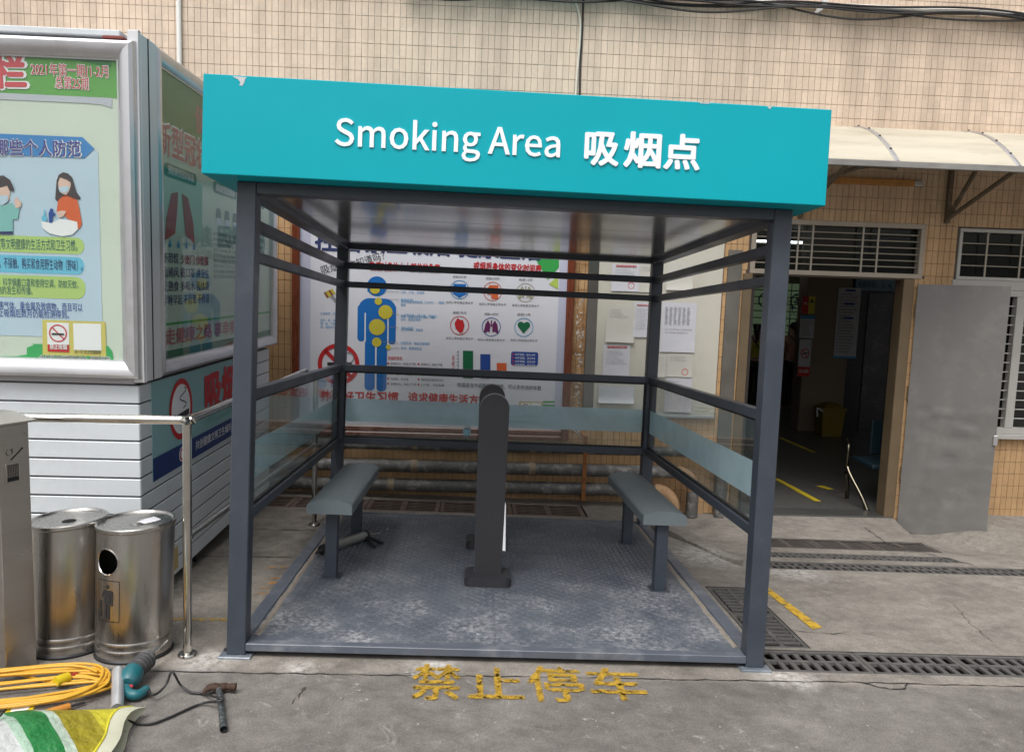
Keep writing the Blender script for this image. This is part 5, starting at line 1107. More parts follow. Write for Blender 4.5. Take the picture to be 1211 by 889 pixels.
# washing woman
def P_(nm, mt, pts, k): p.poly(nm, mt, [(x/5.925, 180+y/5.925) for x, y in pts], k)
P_('hair', hair_i, [(400,200),(415,160),(445,142),(480,150),(510,180),(525,230),(540,280),(568,320),(560,333),(510,330),(480,310),(430,320),(405,348),(390,330),(395,260)], 4)
P_('face', skin_i, [(412,215),(425,180),(470,195),(500,215),(500,240),(488,275),(470,300),(455,298),(430,285),(415,260)], 5); P_('mask', iceb, [(415,250),(450,240),(490,240),(487,270),(460,287),(425,280)], 6)
P_('jumper', orange, [(410,340),(440,312),(470,300),(500,315),(545,335),(560,400),(578,500),(565,530),(545,545),(540,500),(480,470),(440,430),(400,420)], 4)
P_('hand', skin_i, [(400,420),(440,410),(470,415),(450,450),(420,462)], 6); P_('basin', white_i, [(295,480),(360,500),(420,470),(500,478),(545,490),(550,540),(510,580),(440,590),(350,570),(300,530)], 5)
P_('tap', royal, [(345,430),(360,395),(380,400),(375,425),(395,430),(392,445),(373,445),(372,495),(350,495)], 6); P_('soap', aqua, [(298,455),(310,440),(312,405),(322,405),(322,440),(334,455),(332,485),(300,485)], 6)
P_('child_hair', hair_i, [(-90,260),(-70,200),(-30,168),(30,165),(75,195),(100,250),(105,275),(70,270),(55,235),(0,250),(-40,280)], 5)
P_('child_face', skin_i, [(-70,270),(-40,230),(50,225),(75,270),(70,330),(30,375),(-30,370),(-60,330)], 4); P_('child_mask', iceb, [(-50,320),(0,305),(60,305),(62,345),(25,372),(-25,368)], 6)
P_('child_coat', mint, [(-100,420),(-40,370),(30,375),(90,355),(110,390),(140,395),(130,470),(95,470),(95,560),(-100,560)], 5); P_('child_hand', skin_i, [(105,345),(120,310),(135,335),(155,350),(150,385),(120,395)], 6); P_('child_trousers', navy, [(-100,560),(95,555),(95,575),(-100,575)], 6)
# captions
p.pill('lime_pill', limep, fx0, 99.5, 281.5, 301, 0.036); p.text('pill_print', teal_t, '保持一米线、咳嗽礼仪等文明健康的生活方式和卫生习惯。', (-58, 292), (92, 296), 0.058, 0.006, 3)
p.pill('aqua_pill', aqua, fx0, 99.5, 304.5, 325, 0.036); p.text('pill_print', navy, '注意营养，不接触、购买和食用野生动物（野味）。', (-22, 315), (98, 319.5), 0.058, 0.006, 3)
p.pill('lime_pill', limep, fx0, 101, 328, 354, 0.045); p.text('pill_print', teal_t, '科学佩戴口罩和使用空调，防蚊灭蚊，', (4, 337.5), (93, 340.5), 0.044, 0.004, 3); p.text('pill_print', teal_t, '减少疾病的发生和传播。', (-20, 346.5), (39, 348), 0.044, 0.004, 3)
p.text('body_print', royal, '烟雾中含有害气体、重金属及致癌物，而且可以', (-32, 364), (98, 367.5), 0.044, 0.004, 3); p.text('body_print', royal, '即使停止吸烟后数月仍能检测得到。', (-22, 373), (82, 376), 0.044, 0.004, 3)
p.poly('green_foot', ink('grass', (0.03, 0.36, 0.10)), [(-300, 422), (20, 421), (32, 419), (32, 411), (40, 408), (38, 406.5), (70, 407), (128, 409), (133, 415), (135, 428), (120, 430), (-300, 428)], 2)
p.poly('card', ink('card_yellow2', (0.58, 0.50, 0.12)), [(50.5, 378), (125, 380.5), (126, 421.5), (51, 419.5)], 3); p.poly('card_white', white_i, [(56, 381), (82, 382), (82.5, 416.5), (57, 415.5)], 4); p.poly('card_red', red, [(57, 407), (82.5, 407.5), (82.7, 416.5), (57, 415.5)], 5); p.poly('card_white', white_i, [(87, 382), (120, 383), (120.5, 414.5), (88, 413.5)], 4)
p.ring('card_roundel', pinkred, (69.3, 394), 0.044, 0.007, 5, 30); q_ = p.px(69.3, 394); p.bar('card_roundel', pinkred, (q_[0]-.03, q_[1]+.03), (q_[0]+.03, q_[1]-.03), 0.007, 5, False); p.bar('card_cigarette', black, (q_[0]-.03, q_[1]-.004), (q_[0]+.03, q_[1]-.004), 0.009, 6, False)
p.text('card_print', white_i, '禁止吸烟', (60, 412), (80, 412.6), 0.03, 0.02, 6); p.text('card_print', black, '扫一扫 关注控烟健康', (89, 417.5), (120, 418.3), 0.022, 0.01, 5)
p.text('foot_outline', white_i, '电白区中医院双创办 健教科宣', (48, 427), (131, 429.3), 0.038, 0.04, 4); p.text('foot_line', black, '电白区中医院双创办 健教科宣', (48.5, 427), (130.5, 429.3), 0.037, 0.01, 5)
p.finish()
MB().box(fx0-0.003, fx1+0.003, FPY-0.0165, FPY-0.0135, fz0-0.003, fz1+0.003).build('front_glass', caseg, dc)
# ---- side sheet
sy0, sy1, sz0, sz1 = y0s+0.078, DY1+0.015, zs0+0.076, zs1-0.076; SPX = FX+0.0
MB().box(FX-0.018, SPX, sy0, sy1, sz0, sz1).build('side_sheet', ink('pale_green', (0.47, 0.57, 0.49)), dc)
p = Panel(dc, (SPX+0.0005, 0, 0), (0, 1, 0), (0, 0, 1), (1, 0, 0), lambda a, b: LX(a, b, SPX+0.0005))
Hs = sz1-sz0
def R2(nm, mt, y0_, y1_, t0, t1, k): p.poly(nm, mt, [(y0_, sz0+Hs*t0), (y1_, sz0+Hs*t0), (y1_, sz0+Hs*t1), (y0_, sz0+Hs*t1)], k, False)
R2('green_header', ink('olive_green', (0.10, 0.20, 0.08)), sy0, sy1, 0.82, 1.0, 1)
mured = ink('muted_red', (0.42, 0.13, 0.13))
p.text('side_header', mured, '健康教育宣传栏', (sy0+0.55, sz0+Hs*.86), (sy1-.1, sz0+Hs*.86), 0.17, 0.02, 2, False)
p.text('side_title_outline', white_i, '新型冠状病毒肺炎防控', (sy0-.0, sz0+Hs*.725), (sy0+1.85, sz0+Hs*.725), 0.185, 0.06, 2, False); p.text('side_title', mured, '新型冠状病毒肺炎防控', (sy0+.0, sz0+Hs*.725), (sy0+1.85, sz0+Hs*.725), 0.18, 0.03, 3, False)
tealb = ink('bottle_teal', (0.01, 0.17, 0.13)); 
for a_ in (0.08, 0.85, 1.55):
    p.poly('teal_pill', tealb, rrect(sy0+a_, sy0+a_+0.48, sz0+Hs*.645, sz0+Hs*.69, 0.03), 2, False); p.text('pill_print', white_i, '预防新型冠状病毒', (sy0+a_+.05, sz0+Hs*.657), (sy0+a_+.43, sz0+Hs*.657), 0.05, 0.01, 3, False)
for s_ in (-1, 1): p.poly('lung', ink('lung_red', (0.40, 0.08, 0.09)), [(sy0+.30+s_*.03, sz0+Hs*.60), (sy0+.30+s_*.12, sz0+Hs*.59), (sy0+.30+s_*.20, sz0+Hs*.50), (sy0+.30+s_*.22, sz0+Hs*.42), (sy0+.30+s_*.08, sz0+Hs*.45), (sy0+.30+s_*.05, sz0+Hs*.52)], 2, False)
for k in range(4):
    p.poly('blue_drop', sky_i, [(sy0+.12+.12*k, sz0+Hs*.40), (sy0+.17+.12*k, sz0+Hs*.40), (sy0+.15+.12*k, sz0+Hs*.43)], 2, False)
    p.poly('mask_figure', teal_t, rrect(sy0+.9+.17*k, sy0+1.0+.17*k, sz0+Hs*.52, sz0+Hs*.585, 0.03), 2, False); p.poly('mask_figure_mask', iceb, rrect(sy0+.905+.17*k, sy0+.995+.17*k, sz0+Hs*.515, sz0+Hs*.545, 0.012), 3, False)
for k in range(9): p.text('side_print', teal_t, '勤洗手多通风戴口罩少聚集不信谣不传谣', (sy0+.85, sz0+Hs*(.47-.022*k)), (sy0+.85+random.uniform(.5, .75), sz0+Hs*(.47-.022*k)), 0.026, 0, 2, False)
for k, s in enumerate(('不恐慌 少出门 少聚集', '勤通风 戴口罩 讲卫生', '吃熟食 多喝水 强体质', '早睡早起 不信谣 不传谣')): p.text('side_rules', navy, s, (sy0+.04, sz0+Hs*(.345-.05*k)), (sy0+.76, sz0+Hs*(.345-.05*k)), 0.062, 0.015, 2, False)
R2('pale_block', ink('pale_mint', (0.42, 0.52, 0.47)), sy0+.8, sy1-.25, 0.15, 0.36, 1)
p.bar('green_line', green, (sy0, sz0+Hs*.125), (sy1, sz0+Hs*.125), 0.014, 2, False); R2('green_foot', dgreen, sy0, sy1, 0.0, 0.03, 2)
p.text('side_slogan', mured, '走健康之路 享幸福生活', (sy0+.06, sz0+Hs*.055), (sy0+1.6, sz0+Hs*.055), 0.095, 0.03, 2, False)
for k, (yy, zz) in enumerate(((1.62, .55), (1.62, .40), (1.95, .47))): p.ell('teal_dot', tealb, (sy0+yy, sz0+Hs*zz), 0.10, 0.10, 2, 24, False)
p.finish()
MB().box(SPX+0.0135, SPX+0.0165, sy0-0.002, sy1+0.002, sz0-0.002, sz1+0.002).build('side_glass', caseg, dc)
# ---- no-smoking banner stuck on the slats
bx = FX+0.0025; by0, by1, bz0, bz1 = -2.93, -1.15, 0.815, 1.345
MB().box(FX-0.0005, bx, by0, by1, bz0, bz1).build('banner', ink('banner_teal', (0.24, 0.42, 0.44)), dc)
p = Panel(dc, (bx+0.0003, by0, bz0), (0, 1, 0), (0, 0, 1), (1, 0, 0), None)
p.poly('banner_stripe', ink('banner_navy', (0.01, 0.035, 0.16)), [(0, 0), (1.78, 0), (1.78, .125), (0, .125)], 1, False)
p.ell('banner_disc', white_i, (0.40, .33), .165, .165, 1, 40, False); p.ring('banner_roundel', red, (0.40, .33), .175, .032, 2, 44, False); p.bar('banner_cigarette', black, (.27, .28), (.52, .30), .035, 2, False)
for k in range(10): p.bar('banner_smoke', black, (.43+.05*math.sin(k*.9), .33+.012*k), (.43+.05*math.sin((k+1)*.9), .33+.012*(k+1)), .008, 2, False)
p.text('banner_title', red, '禁止吸烟'[2:], (.80, .26), (1.42, .26), .27, .045, 2, False)
p.text('banner_line', white_i, '共创健康文明卫生城市 电白区中医院', (.62, .045), (1.74, .045), .062, .012, 2, False); p.text('banner_small', mint, '创建无烟医院', (.80, .16), (1.4, .16), .07, .0, 2, False)
for k, mt in enumerate((red, dgreen)): p.ell('banner_badge', white_i, (.40+.11*k, .065), .042, .042, 2, 20, False); p.ring('banner_badge_ring', mt, (.40+.11*k, .065), .034, .010, 3, 20, False)
p.finish()
MB().box(FX-0.0005, FX+0.002, -2.69, -2.60, 0.23, 0.36).build('sticker', ink('old_sticker', (0.45, 0.34, 0.14)), dc)
# ================================================================ handrail, bins, tools
random.seed(3)
hr = thing('handrail', 'polished stainless tube handrail around the display cabinet corner', 'handrail', T(0, 0, 0))
r0 = 0.0205; A, Bq = Vector((-0.173, 0.0, 0)), Vector((-0.09, 2.39, 0))
zA, zB = 1.085, 1.190
def post(p_, z, nm='post'):
    q = MB().cyl(p_, p_+Vector((-0.012, -0.03, z)), r0*0.95, n=16).build(nm, chrome, hr)
    MB().lathe([(0, 0.02), (0.022, 0.02), (0.040, 0.016), (0.044, 0.008), (0.044, 0.0)], 22, tuple(p_)).build('flange', chrome, q)
post(A, zA); post(Bq, zB-0.02); post(Vector((-1.65, -0.05, 0)), zA-0.03)
tA = A+Vector((-0.012, -0.03, zA))
MB().tube(spline([(-2.2, -0.07, zA-0.05), (-1.2, -0.05, zA-0.02), tA+Vector((-0.06, 0, -0.002)), tA+Vector((-0.012, 0.006, 0)), tA+Vector((0.004, 0.05, 0.002)), tA+Vector((0.03, 0.9, 0.045)), tA+Vector((0.075, 2.06, 0.105))], 10), r0, 16).build('top_rail', chrome, hr)
MB().tube([A+Vector((-0.006, 0, 0.555)), Bq+Vector((-0.006, 0, 0.62))], r0*0.8, 14).build('lower_rail', chrome, hr)
MB().cyl(A+Vector((-0.006, -0.02, 0.55)), A+Vector((-0.006, 0.012, 0.555)), r0*1.05, n=14).build('joint', chrome, hr)
# ---- litter bins
def cut(o, cutter):
    md = o.modifiers.new('cut', 'BOOLEAN'); md.object = cutter; md.operation = 'DIFFERENCE'; md.solver = 'EXACT'
    dg = bpy.context.evaluated_depsgraph_get(); me = bpy.data.meshes.new_from_object(o.evaluated_get(dg)); o.modifiers.clear(); o.data = me
    for p__ in me.polygons: p__.use_smooth = True
    me.set_sharp_from_angle(angle=R_(38))
    bpy.data.objects.remove(cutter)
def bin_(label, x, y, rad, h, tiltx, tilty, hole_a, paper_on, pict):
    t = thing('litter_bin', label, 'litter bin', T(x, y, 0), 'stainless litter bins')
    m_ = MB(); n = 72; prof = [(rad*.985, 0.012), (rad, 0.03), (rad, 0.05), (rad*.985, 0.056), (rad, 0.062), (rad, 0.085), (rad*.985, 0.091), (rad, 0.097), (rad, h), (rad-0.006, h), (rad-0.006, 0.03)]
    m_.lathe(prof, n); m_.add([(rad*.98*math.cos(2*math.pi*i/n), rad*.98*math.sin(2*math.pi*i/n), 0.014) for i in range(n)], [list(range(n))])
    b0 = m_.build('body', stain, t)
    if hole_a is not None:
        d = Vector((math.cos(hole_a), math.sin(hole_a), 0)); c_ = MB().cyl(d*(rad*0.6)+Vector((0, 0, h-0.135)), d*(rad*1.5)+Vector((0, 0, h-0.135)), 0.058, n=40).build('cutter', None); c_.parent = t
        bpy.context.view_layer.update(); cut(b0, c_)
        ring_pts = []
        for k in range(40):
            a_ = 2*math.pi*k/40; s_ = 0.058*math.cos(a_); al = hole_a + math.asin(s_/rad); ring_pts.append((rad*math.cos(al), rad*math.sin(al), h-0.135+0.058*math.sin(a_)))
        MB().tube(ring_pts, 0.0035, 6, wrap=True).build('opening_rim', chrome, t)
    MB().lathe([(rad*.9, 0.0), (rad+0.004, 0.0), (rad+0.005, 0.010), (rad*.99, 0.018)], 40).build('base_ring', blackp, t)
    MB().lathe([(0, 0.03), (rad-0.008, 0.03)], 40).build('inner_floor', darkv, t)
    lid = MB(); lid.lathe([(rad+0.001, -0.004), (rad+0.006, 0.002), (rad+0.006, 0.016), (rad+0.001, 0.020), (rad-0.006, 0.019), (rad-0.012, 0.010), (rad*.5, 0.003), (0.045, 0.001), (0.0, 0.001)], 60)
    lo = lid.build('lid', stain, t, T(0, 0, h) @ Matrix.Rotation(tiltx, 4, 'X') @ Matrix.Rotation(tilty, 4, 'Y'))
    MB().lathe([(0.0, 0.0045), (0.026, 0.004), (0.030, 0.002)], 20).build('lid_dimple', darkv if not paper_on else stain, lo)
    if paper_on:
        q = MB(); A_ = [(0.0, 0.01, 0.006), (0.045, -0.02, 0.007), (0.085, 0.0, 0.012), (0.10, 0.035, 0.010), (0.06, 0.055, 0.018), (0.02, 0.045, 0.010)]
        q.add(A_ + [(0.055, 0.018, 0.022)], [(i, (i+1) % 6, 6) for i in range(6)], True); q.build('crumpled_scrap', paper, lo)
    if pict:                                               # etched pictogram panel
        def on(al, z, k=0.0012): return Vector(((rad+k)*math.cos(al), (rad+k)*math.sin(al), z))
        a0 = pict; ww = 0.36; z0, z1 = h-0.40, h-0.215
        fr = MB()
        def strip(pa, k, m_):
            m_.add([on(a0+a_, z_, k) for a_, z_ in pa], [list(range(len(pa)))])
        for pa in ([(-ww, z0), (ww, z0), (ww, z0+.003), (-ww, z0+.003)], [(-ww, z1-.003), (ww, z1-.003), (ww, z1), (-ww, z1)], [(ww-.02, z0), (ww, z0), (ww, z1), (ww-.02, z1)], [(-ww, z0), (-ww+.02, z0), (-ww+.02, z1), (-ww, z1)]):
            # bend along the drum
            if abs(pa[0][0]-pa[1][0]) > .1:
                for k in range(8): strip([(-ww+2*ww*k/8, pa[0][1]), (-ww+2*ww*(k+1)/8, pa[0][1]), (-ww+2*ww*(k+1)/8, pa[2][1]), (-ww+2*ww*k/8, pa[2][1])], .0012, fr)
            else: strip(pa, .0012, fr)
        zc = (z0+z1)/2
        strip([(0.06*math.cos(2*math.pi*k/14)/1.0, z1-.03+.010*math.sin(2*math.pi*k/14)) for k in range(14)], .0014, fr)
        for pa in ([(-.10, zc-.01), (.10, zc-.01), (.10, z1-.045), (-.10, z1-.045)], [(-.09, z0+.012), (-.01, z0+.012), (-.01, zc-.01), (-.09, zc-.01)], [(.01, z0+.012), (.09, z0+.012), (.09, zc-.01), (.01, zc-.01)], [(.12, zc-.02), (.17, zc-.02), (.17, z1-.05), (.10, z1-.045)], [(-.20, zc+.02), (-.15, zc+.012), (-.10, z1-.05), (-.12, z1-.044)], [(-.27, z0+.02), (-.2, z0+.02), (-.2, zc), (-.27, zc)]): strip(pa, .0014, fr)
        fr.build('pictogram', black, t)
    return t
bin_('stainless litter bin with a side hole, pictogram and paper scrap on its dished lid', -0.432, 0.048, 0.163, 0.590, R_(3), R_(-2), R_(247), True, R_(250))
bin_('stainless litter bin between the tapered ashtray and the bin with the side hole', -0.745, 0.075, 0.158, 0.585, R_(2.5), R_(-3), None, False, None)
# ---- tapered ashtray bin
cA_, cB_ = G(8, 801), G(43.8, 786.8); wA = (cB_-cA_).length; hwid = wA/2
angA = math.atan2(cB_.y-cA_.y, cB_.x-cA_.x)
midA = (cA_+cB_)/2; inn = Vector((-math.sin(angA), math.cos(angA), 0))
ab = thing('ashtray_bin', 'tall square stainless ashtray bin with a cigarette symbol and grid slot', 'ashtray bin', Matrix.Translation(midA + inn*hwid) @ BR.to_4x4() @ RZ(angA))
steel2 = pm('brushed_steel', (0.50, 0.475, 0.445), 0.32, 1.0, var=0.10, scale=2.5, stretch=(0.4, 0.4, 5), bump=0.02, bscale=30)
hh = 1.07; q = hwid
MB().box(-q, q, -q, q, -0.012, hh, 0.003).build('body', steel2, ab)
mb = MB(); mb.ring_loft([[Vector((a*w_, b_*w_, z)) for a, b_ in ((-1, -1), (1, -1), (1, 1), (-1, 1))] for w_, z in ((q, hh), (q+0.020, hh+0.004), (q+0.020, hh+0.012), (q-0.035, hh+0.050), (q-0.04, hh+0.050))], True, True, True, False); mb.build('hood', steel2, ab)
fy = -q; s0 = -q*0.62; mb = MB(); sw = q*0.95
for a_ in ((s0, s0+sw, 0.905, 0.912), (s0, s0+sw, 0.828, 0.835), (s0, s0+0.007, 0.835, 0.905), (s0+sw-0.007, s0+sw, 0.835, 0.905)): mb.box(a_[0], a_[1], fy-0.006, fy+0.004, a_[2], a_[3], 0.001)
mb.build('slot_frame', steel2, ab); MB().box(s0+0.007, s0+sw-0.007, fy-0.001, fy+0.004, 0.835, 0.905).build('slot', darkv, ab)
mb = MB(); n_ = 7
for k in range(n_): x_ = s0+0.009+(sw-0.02)*k/(n_-1); mb.box(x_, x_+0.0016, fy-0.003, fy-0.0012, 0.852, 0.904)
for k in range(6): mb.box(s0+0.008, s0+sw-0.008, fy-0.0045, fy-0.0032, 0.855+k*.0085, 0.8566+k*.0085)
mb.build('slot_grid', steel2, ab)
mb = MB(); x_ = s0+0.012; mb.add([(x_+0.012, fy-.001, 0.925), (x_+0.017, fy-.001, 0.921), (x_+0.070, fy-.001, 0.966), (x_+0.066, fy-.001, 0.971)], [(0,1,2,3)])
for k in range(10):
    a_ = 0.7*k; c0, c1 = (x_+0.008+0.014*math.cos(a_), 0.952+0.015*math.sin(a_)+.0012*k), (x_+0.008+0.014*math.cos(a_+.7), 0.952+0.015*math.sin(a_+.7)+.0012*k)
    mb.add([(c0[0], fy-.001, c0[1]), (c1[0], fy-.001, c1[1]), (c1[0]+.003, fy-.001, c1[1]+.001), (c0[0]+.003, fy-.001, c0[1]+.001)], [(0,1,2,3)])
mb.build('cigarette_symbol', black, ab)
# ---- yellow extension cable coil
pts = []; c0, c1 = Vector((-0.375, -0.335)), Vector((-1.22, -0.62)); ax = (c1-c0).normalized(); nn = Vector((-ax.y, ax.x)); L_ = (c1-c0).length
for k in range(11):
    e = random.uniform(-0.02, 0.03); wv = 0.060 + 0.012*k + random.uniform(-0.015, 0.015); zz = 0.012 + 0.0035*k
    sh_ = nn * random.uniform(-0.035, 0.035)
    for q in range(16):
        a_ = 2*math.pi*q/16; s_ = L_*(0.5-0.5*math.cos(a_)) ; s_ = L_*(0.5-0.5*math.copysign(abs(math.cos(a_))**0.6, math.cos(a_))) + (e if q < 5 or q > 11 else -e)
        o2 = wv*math.copysign(abs(math.sin(a_))**0.8, math.sin(a_)); w2 = c0 + ax*s_ + nn*(o2 + 0.006*math.sin(5*a_+k)) + sh_
        pts.append((w2.x, w2.y, zz + 0.006*abs(math.sin(2*a_+k)) + random.uniform(0, .004)))
last = Vector(pts[-1]); 
lead = [G(126, 796, 0.03), G(98, 794, 0.03), G(80, 800, 0.035), G(58, 805, 0.02), G(20, 796, 0.02), G(-15, 786, 0.02), G(-60, 782, 0.01)]
cb_ = thing('extension_cable', 'yellow extension cable coiled in long loops on the ground by the bins', 'cable', T(0, 0, 0))
MB().tube(spline(pts, 3), 0.0058, 7).build('coil', yellowc, cb_); MB().tube(spline([tuple(q) for q in lead], 6), 0.0062, 7).build('lead', yellowc, cb_)
g0, g1 = G(66, 806, 0.035), G(81, 800, 0.035); MB().tube([g0, g0*.6+g1*.4, g1], [0.019, 0.023, 0.020], 14).build('plug', pm('plug_yellow', (0.60, 0.45, 0.01), 0.4), cb_); MB().tube([g1, G(91, 796, 0.035)], [0.011, 0.007], 8).build('red_tip', pm('tip_red', (0.40, 0.02, 0.03), 0.4), cb_)
# tape measure under the coil, wooden-handled tool
tm = thing('tape_measure', 'yellow and black tape measure lying under the yellow cable', 'tape measure', T(*G(24, 848, 0)) @ RZ(R_(15)))
MB().prism(rrect(-0.045, 0.045, -0.04, 0.04, 0.02), lambda a, b_, q: (a, b_, q), 0.0, 0.035).build('case', pm('tape_yellow', (0.62, 0.48, 0.01), 0.4), tm); MB().prism(rrect(-0.055, -0.02, -0.045, 0.045, 0.012), lambda a, b_, q: (a, b_, q), 0.002, 0.03).build('grip', blackp, tm); MB().prism(rrect(-0.03, 0.03, -0.02, 0.02, 0.012), lambda a, b_, q: (a, b_, q), 0.035, 0.0365).build('label', white, tm)
hd = thing('wooden_handle', 'short orange wooden tool handle poking out under the cable coil', 'handle', T(0, 0, 0))
MB().tube([G(48, 845, 0.018), G(60, 842, 0.02), G(82, 835, 0.018)], [0.013, 0.017, 0.014], 12).build('grip', pm('orange_wood', (0.50, 0.20, 0.03), 0.45), hd); MB().tube([G(82, 835, 0.018), G(100, 830, 0.012)], 0.005, 8).build('shaft', graphite, hd)
# ---- silver tube
st_ = thing('foil_tube', 'silver foil sealant tube lying beside the hammer drill', 'tube', T(0, 0, 0))
a, b_ = G(140, 793, 0.07), G(138.5, 838, 0.028); MB().cyl(a, b_, 0.0235, n=24).build('sleeve', pm('foil', (0.66, 0.67, 0.69), 0.38, 0.75, var=0.15, scale=14, bump=0.15, bscale=30), st_); MB().cyl(a+(a-b_)*0.004, a-(a-b_)*0.02, 0.0245, n=24).build('end_ring', alu, st_)
# ---- hammer drill
dr = thing('hammer_drill', 'teal and black hammer drill with a spiral bit lying against the litter bin', 'drill', T(0, 0, 0))
tip, chk, noz, mid, rear = G(198.5, 757, 0.085), G(179.5, 773, 0.072), G(176, 777, 0.07), G(158, 794, 0.06), G(150.5, 808, 0.05)
bp_ = [chk + (tip-chk)*(k/24) for k in range(25)]; mb = MB(); mb.tube(bp_, [0.0062 if k % 2 else 0.0042 for k in range(24)] + [0.002], 8); mb.build('drill_bit', chrome, dr)
mb = MB(); mb.tube([chk+(tip-chk)*.06, chk, noz], [0.009, 0.016, 0.020], 14); mb.build('chuck', pm('chuck_grey', (0.12, 0.12, 0.12), 0.5), dr)
mb = MB(); rr_ = [0.022, 0.034] + [0.043 - (0.004 if k % 2 else 0) for k in range(9)] + [0.040]; mb.tube([noz + (mid-noz)*(k/11) for k in range(12)], rr_, 16); mb.build('nose_grip', pm('rubber_grey', (0.045, 0.045, 0.047), 0.7, var=0.2, dirt=(0.2, 0.2, 0.2), damt=0.5, dscale=30), dr)
mb = MB(); mb.tube([mid+(rear-mid)*q for q in (-.02, .15, .5, .85, 1.0)], [0.040, 0.044, 0.043, 0.038, 0.024], 18); mb.build('motor_housing', tealp, dr)
h0, h1, h2 = G(149, 817, 0.030), G(160, 819, 0.026), G(173.5, 815, 0.026)
mb = MB(); mb.tube(spline([rear+Vector((0, 0, -.005)), G(148.5, 813, .036), G(153, 820, .029), G(163, 821, .027), h2], 5), [0.024]*5+[0.021]*10+[0.019]*5+[0.018], 14); mb.build('handle', tealp, dr)
MB().tube([G(150, 811, .045), G(157, 812, .042)], 0.009, 8).build('trigger', pm('trigger_red', (0.4, 0.015, 0.02), 0.4), dr)
cpts = [h2, G(180, 821, 0.03), G(188, 818, 0.03), G(197, 808, 0.05), G(201, 797, 0.085), G(203.5, 793.5, 0.095), G(207, 798, 0.08), G(214, 810, 0.03), G(226, 818, 0.012), G(240, 820, 0.01), G(256, 824, 0.045), G(264, 826.5, 0.045), G(256, 829, 0.04), G(240, 831, 0.012), G(222, 838, 0.008), G(200, 848, 0.008), G(180, 855, 0.008), G(162, 855, 0.008), G(148, 850, 0.01), G(136, 846, 0.01)]
MB().tube(spline([tuple(q) for q in cpts], 6), 0.0048, 8).build('power_cord', blackp, dr); MB().tube([h2-(cpts[1]-h2)*.2, h2+(cpts[1]-h2)*.6], [0.012, 0.006], 10).build('cord_sleeve', blackp, dr)
# ---- hammer with a steel pipe handle
hm = thing('claw_hammer', 'rusty claw hammer with a paint-spattered steel pipe handle on the ground', 'hammer', T(0, 0, 0))
rustd = pm('dark_rust', (0.060, 0.034, 0.022), 0.8, 0.3, var=0.4, scale=60, bump=0.3, bscale=150); pipem = pm('spattered_pipe', (0.10, 0.115, 0.12), 0.45, 0.7, var=0.3, scale=40, dirt=(0.45, 0.47, 0.48), damt=0.8, dscale=60)
e0, e1 = G(259, 815, 0.024), G(264.5, 862, 0.016); mb = MB(); mb.tube([e0, e0*.5+e1*.5, e1], [0.012, 0.0125, 0.0135], 16, caps=False); mb.tube([e1, e0*.3+e1*.7], [0.0105, 0.0095], 16, caps=False); mb.build('handle', pipem, hm); MB().cyl(e0*.28+e1*.72, e0*.3+e1*.7, 0.0095, n=12).build('bore', darkv, hm)
MB().tube(spline([G(259, 813, 0.024), G(267, 811.5, 0.026), G(272, 812, 0.026), G(273.5, 812, 0.026), G(279, 812, 0.026)], 3), [0.017]*4+[0.013]*4+[0.016]*4+[0.017], 14).build('head', rustd, hm)
for s_ in (0, 1): MB().tube(spline([G(259, 812+s_, 0.028), G(251, 810.5+s_*2.0, 0.030), G(244, 814+s_*2, 0.022), G(240, 819+s_*1.5, 0.010)], 4), [0.014]*4+[0.011]*4+[0.007]*4+[0.003], 10).build('claw', rustd, hm)
# ---- printed sack
def sack_material():
    m, nt, N, K, b = nmat('printed_sack'); tc = N.new('ShaderNodeTexCoord'); sx = N.new('ShaderNodeSeparateXYZ'); K.new(tc.outputs['Object'], sx.inputs[0])
    nz = N.new('ShaderNodeTexNoise'); nz.inputs['Scale'].default_value = 7; K.new(tc.outputs['Object'], nz.inputs['Vector'])
    ad = N.new('ShaderNodeMath'); ad.operation = 'MULTIPLY_ADD'; K.new(sx.outputs['Y'], ad.inputs[0]); ad.inputs[1].default_value = 0.30; K.new(sx.outputs['X'], ad.inputs[2])
    a2 = N.new('ShaderNodeMath'); a2.operation = 'MULTIPLY_ADD'; K.new(nz.outputs['Fac'], a2.inputs[0]); a2.inputs[1].default_value = 0.02; K.new(ad.outputs[0], a2.inputs[2])
    mr = N.new('ShaderNodeMapRange'); mr.inputs['From Min'].default_value = -0.6; mr.inputs['From Max'].default_value = 0.0; K.new(a2.outputs[0], mr.inputs['Value'])
    cr = N.new('ShaderNodeValToRGB'); cr.color_ramp.interpolation = 'CONSTANT'; K.new(mr.outputs[0], cr.inputs[0]); e = cr.color_ramp.elements; e[0].position = 0; e[0].color = (.44, .46, .45, 1); e[1].position = .50; e[1].color = (.30, .42, .33, 1)
    for ps, cl in ((.55, (.015, .17, .04, 1)), (.70, (.40, .50, .41, 1)), (.735, (.46, .54, .45, 1)), (.765, (.30, .25, .018, 1)), (.975, (.50, .45, .03, 1))): q = e.new(ps); q.color = cl
    K.new(cr.outputs[0], b.inputs['Base Color']); b.inputs['Roughness'].default_value = 0.4
    n2 = N.new('ShaderNodeTexNoise'); n2.inputs['Scale'].default_value = 13; n2.inputs['Detail'].default_value = 5; K.new(tc.outputs['Object'], n2.inputs['Vector']); bp = N.new('ShaderNodeBump'); bp.inputs['Strength'].default_value = 0.9; bp.inputs['Distance'].default_value = 0.03; K.new(n2.outputs['Fac'], bp.inputs['Height']); K.new(bp.outputs[0], b.inputs['Normal'])
    return m
sm_ = sack_material(); crm = pm('sack_lining', (0.52, 0.52, 0.40), 0.6, var=0.12, scale=6, bump=0.3, bscale=14)
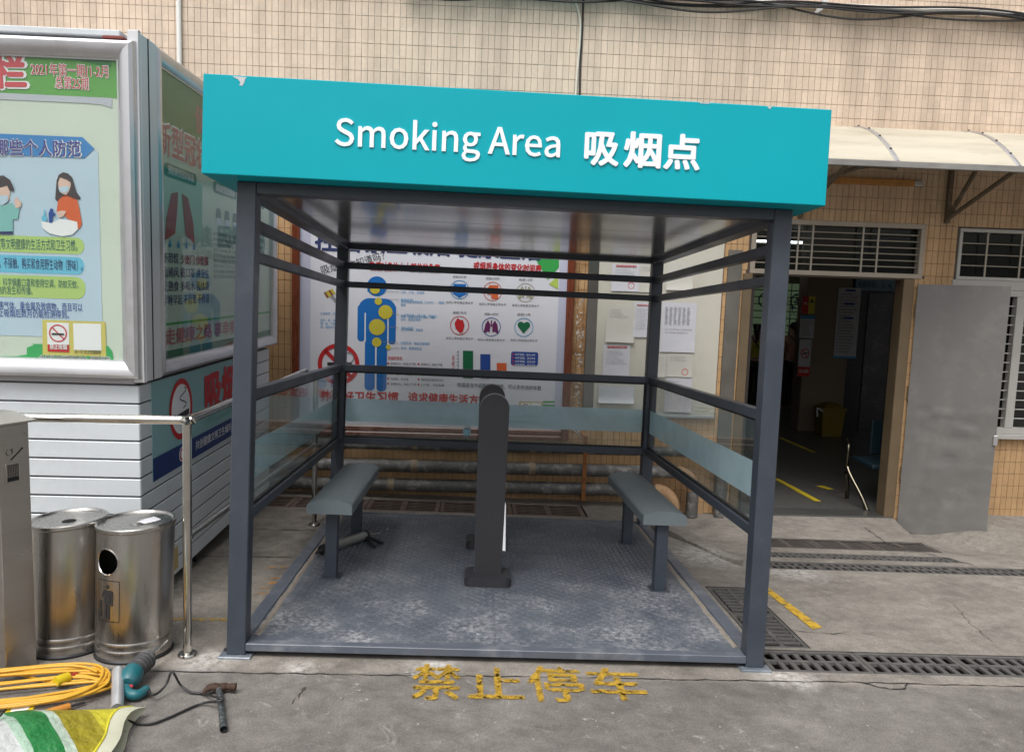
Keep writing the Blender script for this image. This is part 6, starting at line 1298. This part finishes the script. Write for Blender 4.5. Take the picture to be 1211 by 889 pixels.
mo = G(137, 862, 0.05); sk = thing('printed_sack', 'white, green and yellow printed woven sack lying open on the ground', 'sack', T(mo.x-0.01, mo.y-0.03, 0) @ RZ(R_(30)))
rings = []; n = 36; ln = 0.85; inner = []
for k in range(23):
    t_ = k/22; x = -ln*(1-t_); w_ = 0.20 - 0.03*t_ + 0.012*math.sin(7*t_); h_ = 0.060 + 0.022*math.sin(3.0*t_+.6) + 0.010*math.sin(11*t_); 
    if t_ < .12: h_ *= 0.3 + t_/.12*.7
    rg = []
    for i in range(n):
        a_ = 2*math.pi*i/n; cs, sn = math.cos(a_), math.sin(a_); yy = w_*math.copysign(abs(cs)**0.8, cs); zz = h_*(1+math.copysign(abs(sn)**0.75, sn)) + 0.006*math.sin(5*a_+9*t_)*(1 if sn > 0 else 0.1)
        xx = x + (0.012*math.sin(3*a_+1) + 0.085*cs)*smooth(.75, 1, t_)
        rg.append(Vector((xx, yy, max(0.002, zz))))
    rings.append(rg)
MB().ring_loft(rings, True, True, False, True).build('skin', sm_, sk)
lip = rings[-1]; cen = sum(lip, Vector())/n; fl = [q + Vector((0.05, 0, 0)) + (q-cen)*-0.02 for i, q in enumerate(lip)]; fl = [Vector((q.x, q.y, max(0.004, q.z*0.80))) for q in fl]
ins = [[cen + (q-cen)*0.97 + Vector((-0.12, 0, 0)) for q in lip], [cen + (q-cen)*0.985 + Vector((-0.003, 0, 0)) for q in lip], [q + (q-cen)*0.005 + Vector((0.004, 0, 0)) for q in lip], fl]
ins[0] = [Vector((q.x, q.y, max(q.z, .006))) for q in ins[0]]; ins[1] = [Vector((q.x, q.y, max(q.z, .005))) for q in ins[1]]
MB().ring_loft(ins, True, True, False, True).build('lining', crm, sk)
mb = MB(); mb.tube([q + (q-cen)*0.012 for q in lip], 0.0045, 6, wrap=True); mb.build('hem', pm('hem_yellow', (0.62, 0.56, 0.03), 0.6, bump=0.4, bscale=200), sk)
# scribbled brand strokes on the sack
mb = MB()
for k in range(5):
    xq = -0.47 + 0.032*k; mb.tube(spline([(xq-0.05, 0.05-.01*k, 0.168), (xq-0.01, 0.085, 0.164), (xq, 0.03, 0.170), (xq+.02, 0.07, 0.166)], 5), 0.0035, 6)
mb.build('script_marks', black, sk)
# a few dry leaves and crumbs of rubble
lm_ = pm('dry_leaf', (0.20, 0.12, 0.04), 0.8); rub = pm('rubble', (0.30, 0.28, 0.26), 0.9)
mb = MB()
for k in range(150):
    x, y = random.uniform(-1.3, 5.0), random.uniform(-1.6, -0.18); s_ = random.uniform(0.002, 0.006)
    if 0.0 < x < 2.5 and y > -0.1: continue
    mb.box(x-s_, x+s_*random.uniform(.5, 1), y-s_*.6, y+s_, -0.001, s_*0.9)
mb.build('rubble_crumbs', rub, ground, kind='stuff')
